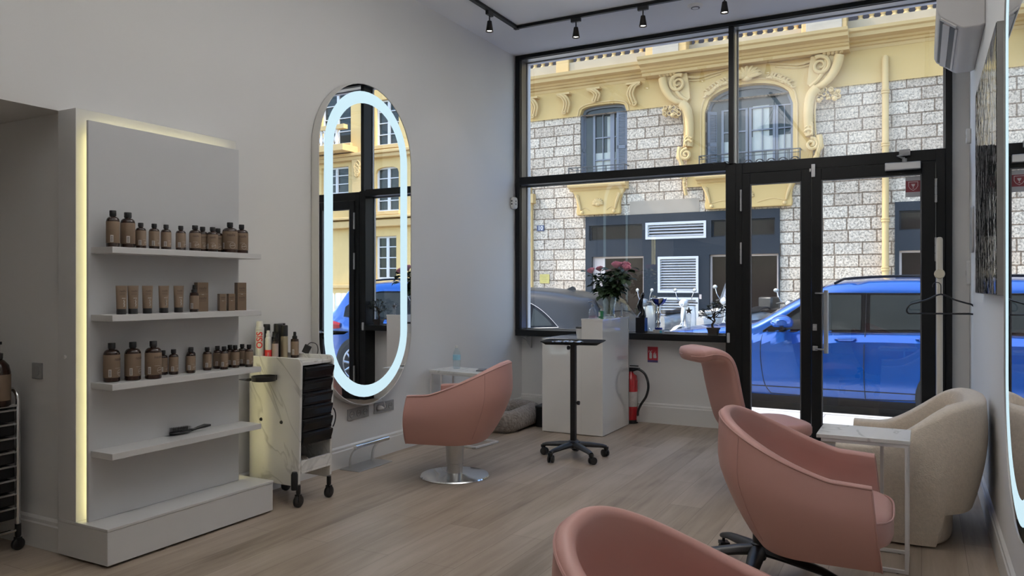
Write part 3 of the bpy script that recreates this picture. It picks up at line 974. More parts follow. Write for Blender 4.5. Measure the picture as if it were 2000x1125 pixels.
# ------------------------------------------------------------------ marble trolley
CX0, CX1, CY0, CY1 = -3.62, -3.20, 3.38, 3.668
ct = thing('salon_trolley', 'marble-look wheeled trolley with black drawers beside the shelving', 'trolley', (CX0, CY0, 0))
W, D = CX1 - CX0, CY1 - CY0
def side_panel(y0, y1):
    p = [(0, .125)] + [(W - .06, .125), (W - .02, .14)] + arc(W - .035, .845, .035, 0, 90, 6) + [(0.0, .88)]
    return MB().prism(p, y0, y1, 'xz')
side_panel(0, .018).build('side_panel', MARBLE, ct, bevel=.004)
side_panel(D - .018, D).build('side_panel', MARBLE, ct, bevel=.004)
MB().box(0, .016, .018, D - .018, .125, .86).build('back_panel', MARBLE, ct)
MB().box(.016, W - .01, .018, D - .018, .835, .855).build('top_board', MARBLE, ct, bevel=.002)
MB().box(.016, W - .012, .018, D - .018, .20, .215).box(W - .03, W - .012, .018, D - .018, .215, .275).build('bottom_shelf', MARBLE, ct, bevel=.002)
zs = [.765, .69, .615, .54, .465, .385, ]
z_top = .83
for k in range(6):
    z0 = .83 - .0775 * (k + 1); z1_ = z0 + .0735
    off = .014 if k == 0 else .002
    dm = MB().box(.03, W - .006 + off, .020, D - .020, z0, z1_)
    dm.box(W - .006 + off, W + .008 + off, .021, D - .021, z1_ - .022, z1_ - .004)
    dm.prism([(W - .006 + off, z1_ - .022), (W + .008 + off, z1_ - .022), (W - .006 + off, z0 + .012)], .021, D - .021, 'xz')
    dm.build('drawer', BLACKGL, ct, bevel=.003)
hol = MB()
hol.lathe([(.05, -.002), (.068, .0), (.072, .03), (.068, .03), (.064, .006), (.05, .004)], (.20, -.075, .745), 28)
hol.tube([(.20 - .12, -.07, .745), (.20 - .2, -.072, .742)], [.035, .012], 12, flat=.25)
hol.box(.17, .23, -.012, 0.0, .745, .775)
hol.build('tool_holder', BLACKPL, ct)
for x, z in ((.10, .50), (.265, .495)):
    MB().lathe([(.0001, -.006), (.009, -.006), (.011, 0)], (x, 0, z), 14, 'y').build('screw_cap', BLACKPL, ct)
def make_caster(par, x, y, r=.035, yoke=.02, big=False):
    o = MB().lathe([(.008, 2 * r - .002), (.014, 2 * r + .012), (.014, .13)], (x, y, 0), 12)
    o.box(x - .016, x - .008, y - .012, y + .012, r * .9, 2 * r + .004).box(x + .008, x + .016, y - .012, y + .012, r * .9, 2 * r + .004)
    yk = o.build('caster', BLACKPL, par)
    MB().lathe([(r * .8, -.012), (r, -.008), (r, .008), (r * .8, .012)], (x, y, r), 22, 'x').build('wheel', BLACKPL, yk)
    return yk
for x, y in ((W - .04, .02), (W - .03, D - .015), (.04, .02), (.04, D - .02)):
    yk = make_caster(ct, x, y, .036)
MB().lathe([(.018, .11), (.02, .115), (.02, .20), (.014, .215)], (W - .04, -.012, 0), 14).build('bumper', BLACKPL, ct)
# cloth and scissors in the bottom tray
cl = thing('folded_cloth', 'beige cloth pouch lying in the bottom tray of the trolley', 'cloth', (CX1 - .13, CY0 + .10, .218))
rows = []
for i in range(12):
    rows.append([(-.10 + .2 * j / 10, -.07 + .14 * i / 11, .05 * (1 - (2 * i / 11 - 1) ** 4) * (1 - (2 * j / 10 - 1) ** 4) + .008 * math.sin(i * 1.7 + j) + .006) for j in range(11)])
m = MB().grid(rows); m.grid([[(p[0], p[1], 0.0) for p in r] for r in rows])
m.build('pouch', mat('beige_cloth', (0.48, 0.42, 0.36), 0.9, noise=(40, .12)), cl)
MB().tube([(-.06, 0, .058), (0, .02, .064), (.09, -.03, .05)], .003, 6).build('drawstring', mat('beige_cord', (0.55, 0.49, 0.42), 0.9, noise=(40, .1)), cl)
cb = thing('cable_tie', 'loose black cable hanging at the far side of the trolley', 'cable', (CX1 + .0, CY1 + .004, .0))
MB().tube(smooth_path([(-.05, .006, .55), (-.02, .012, .545), (-.01, .02, .50), (-.02, .012, .44), (-.05, .006, .42)]), .004, 8).build('cable', BLACKPL, cb)

# things on the trolley top
ZT = .8552
def can(name, label, x, y, r, h, body, cap, caph=.2, capr=.92, groove=True):
    t = thing(name, label, 'spray can', (x, y, ZT), face_cam(x, y))
    zb = h * (1 - caph)
    MB().lathe([(r * .97, 0), (r, .004), (r, zb - .006), (r * .9, zb)], n=28).build('can_body', body, t)
    MB().lathe([(r * capr, zb), (r * capr, h - .006), (r * capr * .9, h), (.0005, h)], n=26).build('cap', cap, t)
    return t
WCAN = mat('silver_white_can', (0.62, 0.62, 0.60), .3, .2, noise=(5, .03))
REDP = mat('red_print', (0.62, 0.03, 0.03), .4, noise=(8, .05))
c1 = can('hairspray_can', 'tall white spray can with red vertical lettering on the trolley', -3.585, 3.432, .0265, .232, WCAN, TRIM, .14, .80)
w = MB(); text_wrap(w, 'OSiS', .052, .0268, .118, -.05, R(90), bold=.0012)
w.build('lettering', REDP, c1, smooth=0)
w = MB(); text_wrap(w, 'SESSION', .009, .0268, .18, -.2, 0); 
w.build('small_lettering', mat('grey_print', (.25, .25, .25), .5, noise=(8, .05)), c1, smooth=0)
c2 = thing('mousse_bottle', 'small white and red bottle in front of the tall white can', 'bottle', (-3.535, 3.452, ZT), face_cam(-3.53, 3.45))
MB().lathe([(.020, 0), (.021, .003), (.021, .055), (.020, .058)], n=24).build('base_sleeve', REDP, c2)
MB().lathe([(.019, .058), (.0195, .060), (.0195, .125), (.015, .135), (.012, .138)], n=24).build('bottle_body', WCAN, c2)
MB().lathe([(.013, .138), (.013, .155), (.010, .16), (.009, .176), (.0005, .177)], n=18).build('pump', TRIM, c2)
w = MB(); text_wrap(w, 'OSiS', .014, .021, .03, .0, R(90)); patch_wrap(w, .021, .012, .014, -.8, .3, 5, .0006)
w.build('lettering', PRINTW, c2, smooth=0)
can('hairspray_can', 'black capped can standing behind the white and red bottle', -3.60, 3.50, .0235, .212, mat('dark_grey_can', (.10, .10, .10), .3, .4, noise=(5, .05)), BLACKPL, .26, 1.0)
for (x, y, r, h, lb) in ((-3.555, 3.515, .0185, .165, 'slim black spray bottle with clear collar on the trolley'), ):
    s = make_sprayer('spray_bottle', lb, r, h, .30, BLACKPL, None); s.location = (x, y, ZT)
s = make_sprayer('spray_bottle', 'dark brown dropper bottle with pale label on the trolley', .0185, .158, .28, BROWNGLASS, mat('rose_grey_label', (.36, .28, .25), .6, noise=(12, .05)), False)
s.location = (-3.50, 3.475, ZT); s.rotation_euler = (0, 0, face_cam(-3.5, 3.47, .3))
can('hairspray_can', 'large matt black can at the back of the trolley', -3.575, 3.575, .029, .212, BLACKPL, BLACKPL, .3, .98)
bc = thing('product_box', 'black box standing behind the gold can on the trolley', 'box', (-3.595, 3.625, ZT), face_cam(-3.58, 3.63))
MB().box(-.02, .02, -.022, .022, 0, .212).build('box_body', BLACKPL, bc, bevel=.002)
GOLD = mat('champagne_metal', (.50, .42, .28), .28, .8, noise=(5, .05))
can('hairspray_can', 'gold spray can with tall black cap on the trolley', -3.505, 3.555, .0225, .205, GOLD, BLACKPL, .33, 1.0)
s = make_sprayer('spray_bottle', 'brown spray bottle standing rightmost on the trolley', .0245, .162, .26)
s.location = (-3.475, 3.615, ZT); s.rotation_euler = (0, 0, face_cam(-3.47, 3.61, .5))

# black plug adapter on the mirror-side edge of the trolley
pa = thing('hair_clip', 'black square clip with looping black cable on the far trolley edge', 'clip', (-3.43, 3.66, .885), R(35))
MB().box(-.022, .022, -.008, .008, -.004, .05, Matrix.Rotation(R(25), 4, 'Y')).build('clip_body', BLACKPL, pa, bevel=.003)
MB().tube(smooth_path([(.012, .0, .045), (.035, .004, .062), (.068, .004, .052), (.078, .002, .02), (.074, .0, -.012)]), .0028, 8).build('cable', BLACKPL, pa)

# ------------------------------------------------------------------ pill-shaped lit mirrors
def make_mirror(name, label, W, H, loc, rotz, back=-.03):
    """lies in the local yz plane, facing +x, bottom at z = 0"""
    t = thing(name, label, 'mirror', loc, rotz)
    def pill(off, n=28):
        r = W / 2 - off
        pts = [(r * math.cos(a), H - W / 2 + r * math.sin(a)) for a in [PI * k / n for k in range(n + 1)]]
        pts += [(r * math.cos(a), W / 2 + r * math.sin(a)) for a in [PI + PI * k / n for k in range(n + 1)]]
        return pts
    def ring(o0, o1, x0, x1, mb):
        A, B = pill(o0), pill(o1)
        n = len(A)
        rows = [[(x0, a, b) for a, b in A], [(x1, a, b) for a, b in A], [(x1, a, b) for a, b in B], [(x0, a, b) for a, b in B]]
        mb.grid(rows, closed_u=True, closed_v=True)
    m = MB(); m.prism(pill(.004), back, .026, 'yz'); m.build('back_case', TRIM, t)
    m = MB(); ring(0, .006, back, .033, m); m.build('rim', mat('pale_rim', (.66, .65, .63), .3, .2, noise=(6, .03)), t)
    m = MB(); m.prism(pill(.006), .026, .030, 'yz'); m.build('mirror_plate', MIRROR, t, smooth=20)
    m = MB(); ring(.058, .145, .0302, .0312, m); m.build('light_band', LEDW, t, smooth=20)
    return t
LMIR = make_mirror('led_mirror', 'tall pill-shaped mirror with glowing band on the left wall', 1.066, 2.365, (-3.640, 4.515, .43), R(-0.5))
make_mirror('led_mirror', 'glowing mirror cut off at the right edge of the photo', 1.066, 2.365, (.327, 3.155, .43), R(180), -.001)

# ------------------------------------------------------------------ sockets, switch, cable
SOCKG = mat('grey_socket_plastic', (.30, .30, .30), .45, noise=(8, .05))
SOCKD = mat('dark_socket_plastic', (.12, .12, .12), .5, noise=(8, .1))
def socket_plate(label, y0, y1, z0, z1, cat='wall socket'):
    t = thing('wall_socket', label, cat, (XL, (y0 + y1) / 2, (z0 + z1) / 2), 0)
    w, h = (y1 - y0) / 2, (z1 - z0) / 2
    MB().prism(rrect(-w, w, -h, h, .004), .0, .009, 'yz').build('plate', SOCKG, t, bevel=.002)
    for k in (-1, 0, 1):
        c = MB().lathe([(.026, 0), (.026, .005), (.021, .005), (.019, .001), (.001, .001)], n=24, axis='x', c=(.0085, k * .076, 0))
        o = c.build('socket_ring', SOCKG, t)
        MB().lathe([(.004, 0), (.004, .0015)], n=10, axis='x', c=(.0096, k * .076 - .008, 0)).lathe([(.004, 0), (.004, .0015)], n=10, axis='x', c=(.0096, k * .076 + .008, 0)).build('pin_hole', SOCKD, o)
    return t
socket_plate('grey triple wall socket left of the plugged one, under the mirror', 4.356, 4.596, .326, .408)
socket_plate('grey triple wall socket with a white plug in it', 4.662, 4.905, .330, .412)
pg = thing('power_plug', 'white plug and thin cable hanging down from the mirror', 'plug', (XL + .012, 4.712, .372))
MB().lathe([(.019, 0), (.019, .012), (.015, .03), (.010, .042), (.006, .046)], n=18, axis='x').build('plug_body', TRIM, pg)
MB().tube(smooth_path([(.042, 0, 0), (.055, .004, .012), (.045, .006, .045), (.022, .002, .085), (.016, 0, .12)]), .003, 8).build('cable', TRIM, pg)
sw = thing('light_switch', 'grey square light switch on the shaded alcove wall', 'switch', (-3.907, 2.28, .879), 0)
MB().prism(rrect(-.040, .040, -.040, .040, .004), -.010, 0, 'xz').build('plate', SOCKG, sw, bevel=.002)
MB().lathe([(.027, -.014), (.027, -.0095)], n=26, axis='y').build('rocker', SOCKG, sw)
hk = thing('wall_hook', 'tiny white hook on the corner trim beside the shelving', 'hook', (-3.615, 2.24, .964))
MB().lathe([(.008, -.012), (.010, -.006), (.006, 0)], n=12, axis='y').build('hook_body', TRIM, hk)

# ------------------------------------------------------------------ chrome foot rest
ft = thing('foot_rest', 'chrome foot rest standing on the floor below the sockets', 'foot rest', (-3.555, 4.43, 0))
MB().prism(rrect(-.095, .085, -.195, .195, .012), 0.0005, .006, 'xy').build('base_plate', BRUSHED, ft, bevel=.001)
MB().lathe([(.0001, -.19), (.015, -.189), (.015, .189), (.0001, .19)], (.045, 0, .172), 18, 'y').build('foot_bar', CHROME, ft)
for y in (-.13, .12):
    MB().tube(bez((-.05, y, .005), (-.055, y, .10), (-.01, y, .15), (.045, y, .165), 12), .010, 10).build('support_leg', BRUSHED, ft)

# ------------------------------------------------------------------ upholstered shells
def ushell_point(s, xf, a, b, arm_share=.42, e=.86):
    """s in -1..1 round a U open at the front (+x); returns plan point and outward normal"""
    if abs(s) > 1 - arm_share:
        sg = 1 if s > 0 else -1
        q = (abs(s) - (1 - arm_share)) / arm_share
        return (xf * q, sg * b), (0.0, float(sg))
    ph = s / (1 - arm_share) * PI / 2
    c, d = math.cos(ph), math.sin(ph)
    x = -a * (abs(c) ** e); y = b * (1 if d > 0 else -1) * (abs(d) ** e)
    n = Vector((-c / a, d / b)).normalized()
    return (x, y), (n.x, n.y)

def ushell(mb, xf, a, b, topf, z0, T, bottom_scale, lean=.05, front_slope=.04, zin=.34, N=64, bulge=.03, flare=0.0, piping=None, seams=(), arm_share=.42, bot_back=None, e=.86, zfun=None):
    zbase = z0
    rows = []; rim = []; seam_rows = {}
    VV = 10
    for i in range(N + 1):
        s = -1 + 2 * i / N
        (px, py), (nx, ny) = ushell_point(s, xf, a, b, arm_share, e)
        H = topf(px)
        z0 = zfun(px) if zfun else zbase
        backness = max(0, -px / a)
        armness = max(0, px / xf)
        def P(v, off):
            k = bottom_scale + (1 - bottom_scale) * min(1, (v / .62)) ** .75 if v < .62 else 1.0
            kx = k if px > 0 or bot_back is None else (bot_back + (1 - bot_back) * min(1, v / .62) ** .75 if v < .62 else 1.0)
            x = px * (kx if px < 0 else 1) - nx * off
            y = py * k - ny * off
            bl = bulge * math.sin(PI * min(1, v)) 
            x += nx * bl - lean * backness * v + front_slope * armness * (1 - v)
            y += ny * bl + flare * ny * v
            return (x, y, z0 + (H - z0) * v)
        r = []
        for j in range(VV + 1):
            r.append(P(j / VV * .965, 0))
        top = P(.965, 0); 
        # rounded rim
        for k in range(1, 6):
            an = PI * k / 6
            p = P(.965, T / 2 - T / 2 * math.cos(an))
            r.append((p[0], p[1], p[2] + (H - z0) * .035 * math.sin(an) * 1.3))
        inn = P(.965, T)
        zi = zin
        for j in range(0, 7):
            v = .965 + ((zi - z0) / (H - z0) - .965) * j / 6
            r.append(P(v, T))
        r.append(P((zin - z0) / (H - z0) * .5, T)); 
        r.append(P(0.0, T))
        rows.append(r)
        p = P(.965, .002); rim.append((p[0], p[1], p[2] + .008))
        if piping is not None: pass
    mb.grid(rows, closed_u=True, cap0=True, cap1=True)
    if piping is not None:
        piping.tube(rim, .0045, 6)
        for j0 in (0, len(rows) - 1):
            piping.tube([rows[j0][k] for k in range(0, VV + 1)], .004, 6)
        for sm in seams:
            i = int((sm + 1) / 2 * N)
            piping.tube([rows[i][k] for k in range(1, VV + 1)], .0025, 6)
    return rows

def chair_top(x):
    w = max(0, min(1, (.07 - x) / .405))
    return .572 + .200 * w ** 1.30 - .012 * max(0, x - .05) / .17

def cushion(mb, x0, x1, hw, z0, z1, n=26, dome=.02, e=4.0):
    cx = (x0 + x1) / 2; hx = (x1 - x0) / 2
    rows = []
    for v, k in ((0, .90), (.12, .97), (.3, 1.0), (.7, 1.0), (.88, .97), (1.0, .90), (1.06, .7), (1.1, .4), (1.12, .1)):
        r = []
        for i in range(n * 2):
            t = 2 * PI * i / (n * 2)
            c, s = math.cos(t), math.sin(t)
            x = cx + hx * k * (1 if c > 0 else -1) * abs(c) ** (2 / e)
            y = hw * k * (1 if s > 0 else -1) * abs(s) ** (2 / e)
            z = z0 + (z1 - z0) * min(1, v) + dome * max(0, v - 1) / .12
            r.append((x, y, z))
        rows.append(r)
    mb.grid(rows, closed_u=True, cap0=True, cap1=True)

def chair_body(t):
    sh = MB(); pp = MB()
    ushell(sh, .212, .335, .328, chair_top, .235, .048, .80, lean=.055, front_slope=.035, zin=.30, bulge=.028, piping=pp, seams=(-.30, .30), bot_back=.66)
    so = sh.build('shell', PINK, t, smooth=50)
    pp.build('piping', PINKD, so)
    bt = MB()
    pts = []
    N = 40
    for i in range(N + 1):
        s = -1 + 2 * i / N
        (px, py), n = ushell_point(s, .212, .335, .328)
        pts.append((px * (.66 if px < 0 else 1.1), py * .78))
    bt.prism(pts, .247, .30)
    bt.build('seat_base', PINK, t, bevel=.01)
    c = MB(); cushion(c, -.25, .288, .270, .30, .425, dome=.025)
    c.build('seat_cushion', PINK, t, smooth=60)
    p2 = MB()
    p2.tube([(  .021 + .271 * .985 * (1 if math.cos(q) > 0 else -1) * abs(math.cos(q)) ** .5, .268 * (1 if math.sin(q) > 0 else -1) * abs(math.sin(q)) ** .5, .408) for q in [2 * PI * k / 60 for k in range(60)]], .004, 6, closed=True)
    p2.build('seat_piping', PINKD, t)
def column_base(t, top=.25):
    MB().lathe([(.236, 0), (.238, .006), (.232, .013), (.16, .020), (.07, .027), (.05, .030), (.0005, .030)], n=56).build('floor_plate', CHROME, t)
    MB().lathe([(.056, .026), (.053, .09), (.058, .095), (.059, .13), (.064, .20), (.066, top), (.0005, top + .001)], n=32).build('column', BRUSHED, t)
def star_base(t, Rr=.335, rot=0.0, hub=.25, ox=0.0, oy=0.0):
    before = set(bpy.data.objects)
    MB().lathe([(.030, .09), (.034, .10), (.034, .16), (.026, .165), (.026, hub + .004), (.0005, hub + .005)], n=24).build('gas_lift', BLACKPL, t)
    for k in range(5):
        a = rot + 2 * PI * k / 5
        c, s = math.cos(a), math.sin(a)
        L = MB()
        L.tube([(c * .01, s * .01, .135), (c * .10, s * .10, .128), (c * (Rr - .06), s * (Rr - .06), .105), (c * Rr, s * Rr, .088)], [.040, .036, .026, .022], 10, flat=.62)
        lo = L.build('leg', BLACKPL, t)
        cs = MB()
        M = Matrix.Translation((c * Rr, s * Rr, 0)) @ Matrix.Rotation(a + .6 * k + .8, 4, 'Z')
        cs.lathe([(.0075, .05), (.0075, .095)], n=10, M=M)
        cs.box(-.022, .022, -.016, .030, .045, .060, M)
        for sx in (-.017, .017):
            vs = MB().lathe([(.020, -.008), (.027, -.005), (.027, .005), (.020, .008)], (0, 0, 0), 20, 'x')
            vs.v = [tuple(M @ Vector((p[0] + sx, p[1] + .015, p[2] + .0275))) for p in vs.v]
            cs.add(vs.v, vs.f)
        cs.build('caster', BLACKPL, lo)
    for o in set(bpy.data.objects) - before:
        if o.parent == t: o.location = (ox, oy, 0)

GC = 'pink tub styling chairs'
ch1 = thing('styling_chair', 'pink tub chair on a round chrome base facing the left mirror', 'chair', (-2.83, 4.47, 0), R(192), GC)
chair_body(ch1)
for o in ch1.children: o.location.z = .025      # pumped up a little
column_base(ch1, .285)
ch3 = thing('styling_chair', 'pink tub chair on black star base beside the marble-top side table', 'chair', (-.385, 3.42, 0), R(2), GC)
chair_body(ch3); star_base(ch3, .34, R(55), ox=-.25, oy=.12)
dup(ch3, (-.335, 1.65, 0), R(3), 'pink tub chair in the near foreground, cut off by the bottom edge', GC)

# ------------------------------------------------------------------ pink chair with a rolled headrest by the door
c2 = thing('headrest_chair', 'armless pink chair with high rolled-over back in front of the door', 'chair', (-.965, 4.98, 0), R(38))
prof = []   # side profile in (x, z): seat goes to +x, top rolls to -x
outer = [(-.10, .39), (-.145, .42), (-.175, .55), (-.20, .70), (-.225, .82), (-.26, .868), (-.33, .885), (-.395, .872), (-.405, .845), (-.36, .822), (-.29, .80), (-.27, .74)]
inner = [(-.05, .40), (-.085, .44), (-.115, .55), (-.145, .70), (-.170, .82), (-.20, .89), (-.27, .925), (-.35, .928), (-.42, .905), (-.448, .865), (-.43, .825), (-.36, .806)]
path = smooth_path([(x, 0, z) for x, z in [(-.075, .40), (-.115, .46), (-.150, .58), (-.178, .70), (-.200, .80), (-.235, .868), (-.30, .892), (-.375, .880)]], 6)
rows = []
NP = len(path)
for i, p in enumerate(path):
    q0 = Vector(path[max(i - 1, 0)]); q1 = Vector(path[min(i + 1, NP - 1)])
    d = (q1 - q0).normalized(); nrm = Vector((d.z, 0, -d.x))
    v = i / (NP - 1)
    hw = .205 + .02 * math.sin(PI * v) - (.015 if v > .9 else 0)
    th = .034 + .012 * sstep(.72, 1, v)
    r = []
    for k in range(24):
        t = 2 * PI * k / 24
        cc, ss = math.cos(t), math.sin(t)
        yy = hw * (1 if cc > 0 else -1) * abs(cc) ** .45
        tt = th * (1 if ss > 0 else -1) * abs(ss) ** .55
        r.append(tuple(Vector(p) + nrm * tt + Vector((0, yy, 0))))
    rows.append(r)
last = rows[-1]; cen = Vector(path[-1])
dd = (Vector(path[-1]) - Vector(path[-2])).normalized()
rows.append([tuple(cen + (Vector(p) - cen) * .80 + dd * .022) for p in last])
rows.append([tuple(cen + (Vector(p) - cen) * .35 + dd * .034) for p in last])
MB().grid(rows, closed_u=True, cap0=True, cap1=True).build('backrest', PINK, c2, smooth=55)
pp = MB()
for sg in (0, 12):
    pp.tube([r[sg] for r in rows], .004, 6)
pp.build('piping', PINKD, c2)
c = MB(); cushion(c, -.10, .375, .225, .37, .455, dome=.03, e=3.0); c.build('seat', PINK, c2, smooth=60)
column_base(c2)
for o in c2.children:
    if o.name.startswith('column'): o.scale = (1, 1, 1.46)
    if o.name.startswith(('column', 'floor_plate')): o.location = (.16, 0, 0)

# ------------------------------------------------------------------ cream armchair by the right wall
ar = thing('armchair', 'cream boucle barrel armchair in the corner against the right wall', 'armchair', (-.06, 4.76, 0), R(178))
def arm_top(x):
    w = max(0, min(1, (.20 - x) / .50))
    return .485 + .235 * sstep(0, 1, w)
sh = MB()
ushell(sh, .32, .335, .455, arm_top, .17, .105, .95, lean=.025, front_slope=.02, zin=.30, bulge=.02, bot_back=.90, arm_share=.38, e=.66, zfun=lambda x: .012 + .16 * sstep(-.16, -.20, x) if x < -.16 else .012)
sh.build('shell', CREAM, ar, smooth=55)
bp = MB()
N = 40; pts = []
for i in range(N + 1):
    (px, py), n = ushell_point(-1 + 2 * i / N, .30, .335, .455, .38, .66)
    pts.append((px * .62 if px < 0 else px * 1.0, py * .88))
bp.prism(pts, .004, .20)
bp.build('base_plinth', CREAM, ar, bevel=.015)
c = MB(); cushion(c, -.22, .325, .335, .20, .40, dome=.03, e=4.5); c.build('seat_cushion', CREAM, ar, smooth=60)
cu = thing('cushion', 'small beige scatter cushion inside the cream armchair', 'cushion', (.13, 4.80, .36), R(178))
rows = []
for i in range(13):
    a = -1 + 2 * i / 12
    r = []
    for j in range(20):
        t = 2 * PI * j / 20
        r.append((.055 * math.sin(t) * (1 - a ** 4) + .03 * 0 + (.0), .17 * a * (1 - .06 * math.cos(t) ** 2), .15 + .14 * math.cos(t) * (1 - .12 * a ** 4)))
    rows.append(r)
MB().grid(rows, closed_u=True, cap0=True, cap1=True).build('cushion_body', mat('beige_cushion', (.50, .43, .36), .9, noise=(50, .1), bump=(120, .4, .003)), cu, smooth=60)

# ------------------------------------------------------------------ side tables with white frames
def c_table(name, label, loc, rotz, L, Wd, H, grp):
    """top spans x -L..0, y 0..Wd; uprights at x = 0"""
    t = thing(name, label, 'side table', loc, rotz, grp)
    MB().box(-L, 0, 0, Wd, H - .018, H).build('table_top', MARBLE, t, bevel=.0015)
    w = .016
    f = MB()
    f.box(-L + .02, -.006, .004, .004 + w, H - .034, H - .0185).box(-L + .02, -.006, Wd - .004 - w, Wd - .004, H - .034, H - .0185)
    f.box(-.006 - w, -.006, .004 + w, Wd - .004 - w, H - .034, H - .0185)
    f.build('top_rail', WHITEMETAL, t, bevel=.001)
    for x, y in ((-.006 - w, .004), (-.006 - w, Wd - .004 - w), (-.135, Wd - .004 - w)):
        MB().box(x, x + w, y, y + w, .018, H - .034).build('leg', WHITEMETAL, t, bevel=.001)
    f = MB()
    f.box(-L + .02, -.006, .004, .004 + w, .002, .018).box(-L + .02, -.006, Wd - .004 - w, Wd - .004, .002, .018)
    f.box(-.006 - w, -.006, .004 + w, Wd - .004 - w, .002, .018).box(-L + .02, -L + .02 + w, .004 + w, Wd - .004 - w, .002, .018)
    f.build('base_frame', WHITEMETAL, t, bevel=.001)
    for x in (-L + .06, -.05):
        for y in (.012, Wd - .012):
            MB().lathe([(.008, 0), (.008, .0025)], (x, y, 0), 10).build('foot_pad', BLACKPL, t)
    return t
GT = 'marble-top side tables on white frames'
c_table('side_table', 'white side table with marble-look top in front of the cream armchair', (-.045, 3.885, 0), R(0), .395, .315, .605, GT)
c_table('side_table', 'white side table behind the chrome-based pink chair, by the left wall', (-3.60, 5.66, 0), R(172), .52, .31, .605, GT)

# water bottle
wb = thing('water_bottle', 'small clear water bottle with blue label on the side table', 'bottle', (-3.475, 5.52, .6055))
WPL = glass('clear_plastic', (.90, .95, .97), .06, .08, (.8, .88, .92))
MB().lathe([(.026, 0), (.031, .008), (.030, .05), (.032, .055), (.032, .12), (.030, .125), (.028, .14), (.013, .172), (.0125, .18), (.0005, .181)], n=26).build('bottle_body', WPL, wb)
MB().lathe([(.0325, .075), (.0325, .118)], n=26).build('label_band', mat('blue_label', (.30, .55, .68), .5, noise=(30, .25)), wb)
MB().lathe([(.0145, .178), (.0145, .194), (.0005, .195)], n=18).build('cap', TRIM, wb)

# magazine/phone lying on the left side table
ph = thing('phone', 'thin grey phone lying on the left side table top', 'phone', (-3.22, 5.50, .6055), R(20))
MB().box(-.035, .035, -.07, .07, 0, .008).build('phone_body', mat('dark_grey_glass', (.12, .12, .13), .2, noise=(6, .1)), ph, bevel=.003)

# dog bed and black bag
FUR = mat('grey_plush', (.27, .235, .21), 1.0, noise=(28, .45, 5), bump=(45, 1.0, .03), sheen=.2)
db = thing('pet_bed', 'grey plush pet bed on the floor in the window corner', 'pet bed', (-3.41, 6.32, 0), R(6))
pts = []
n = 44
rows = []
for i in range(n):
    t = 2 * PI * i / n
    c, s = math.cos(t), math.sin(t)
    x = .175 * (1 if c > 0 else -1) * abs(c) ** .5; y = .33 * (1 if s > 0 else -1) * abs(s) ** .5
    nx, ny = c, s
    r = []
    for k in range(14):
        a = 2 * PI * k / 14
        rr = .078 + .006 * math.sin(5 * t + 1) + .005 * math.sin(9 * t)
        r.append((x + nx * rr * math.cos(a), y + ny * rr * math.cos(a), .098 + .097 * (1 if math.sin(a) > 0 else -1) * abs(math.sin(a)) ** .7 + .008 * math.sin(3 * t + 2)))
    rows.append(r)
MB().grid(rows, closed_u=True, closed_v=True).build('bolster', FUR, db, smooth=70)
c = MB(); cushion(c, -.16, .16, .30, .01, .08, dome=.03); c.build('inner_pad', FUR, db, smooth=70)
bg = thing('black_bin', 'black lidded box on the floor between pet bed and counter', 'box', (-3.10, 6.52, 0), R(4))
MB().prism(rrect(-.075, .075, -.13, .13, .03), .0, .17).build('box_body', BLACKPL, bg, bevel=.008)
MB().prism(rrect(-.08, .08, -.135, .135, .03), .17, .195).build('lid', BLACKPL, bg, bevel=.006)

# ------------------------------------------------------------------ reception counter
rc = thing('reception_counter', 'white glossy reception counter with raised right end below the window', 'counter', (-3.01, 6.22, 0))
MB().box(0, .382, 0, .67, .006, .822).build('desk_body', WHITEGLOSS, rc, bevel=.0015)
MB().box(-.001, .382, -.002, .67, .822, .84).build('desk_top', WHITEGLOSS, rc, bevel=.0015)
MB().box(.382, .580, -.0015, .67, .006, 1.002).build('raised_end', WHITEGLOSS, rc, bevel=.0015)
MB().box(.380, .583, -.003, .672, 1.002, 1.02).build('raised_top', WHITEGLOSS, rc, bevel=.0015)
MB().box(.578, .5835, .655, .6685, .006, 1.0).build('edge_trim', STEELPAINT, rc)

# vase with roses
VX, VY, VZ = -2.515, 6.60, 1.021
VG = glass('vase_glass', (.93, .96, .95), .09, .03, (.8, .85, .85))
vs = thing('vase', 'clear cut-glass vase holding the roses on the raised counter end', 'vase', (VX, VY, VZ))
MB().lathe([(.050, 0), (.056, .004), (.050, .03), (.052, .08), (.062, .15), (.070, .19), (.066, .19), (.057, .15), (.047, .08), (.044, .03), (.001, .018)], n=18).build('vase_body', VG, vs, smooth=15)
MB().lathe([(.043, .024), (.046, .08), (.048, .10), (.001, .1005)], n=18).build('water', glass('water_fill', (.88, .93, .92), .05, .04, (.7, .8, .78)), vs)
ROSE = mat('rose_petal', (.90, .42, .52), .6, noise=(20, .18), sheen=.2)
ROSEP = mat('pale_rose_petal', (.92, .70, .75), .6, noise=(20, .12), sheen=.2)
LEAF = mat('rose_leaf', (.028, .055, .022), .5, noise=(14, .35))
STEM = mat('rose_stem', (.05, .075, .025), .6, noise=(14, .2))
heads = [(-.155, -.03, .405, 1.0, ROSE, 'pink rose hanging furthest to the left of the bouquet'), (-.10, .03, .425, .9, ROSE, 'pink rose second from the left in the bouquet'),
         (-.022, .05, .405, .7, ROSEP, 'small pale rosebud low in the middle of the bouquet'), (.045, .04, .455, 1.0, ROSE, 'pink rose, leftmost of the right-hand bunch of blooms'),
         (.080, -.03, .450, 1.15, ROSE, 'large pink rose in the middle of the right-hand bunch'), (.075, .09, .462, .9, ROSE, 'pink rose at the back of the right-hand bunch'),
         (.145, .03, .455, 1.05, ROSE, 'pink rose at the upper right of the bouquet'), (.168, -.03, .425, 1.1, ROSE, 'pink rose hanging furthest to the right of the bouquet')]
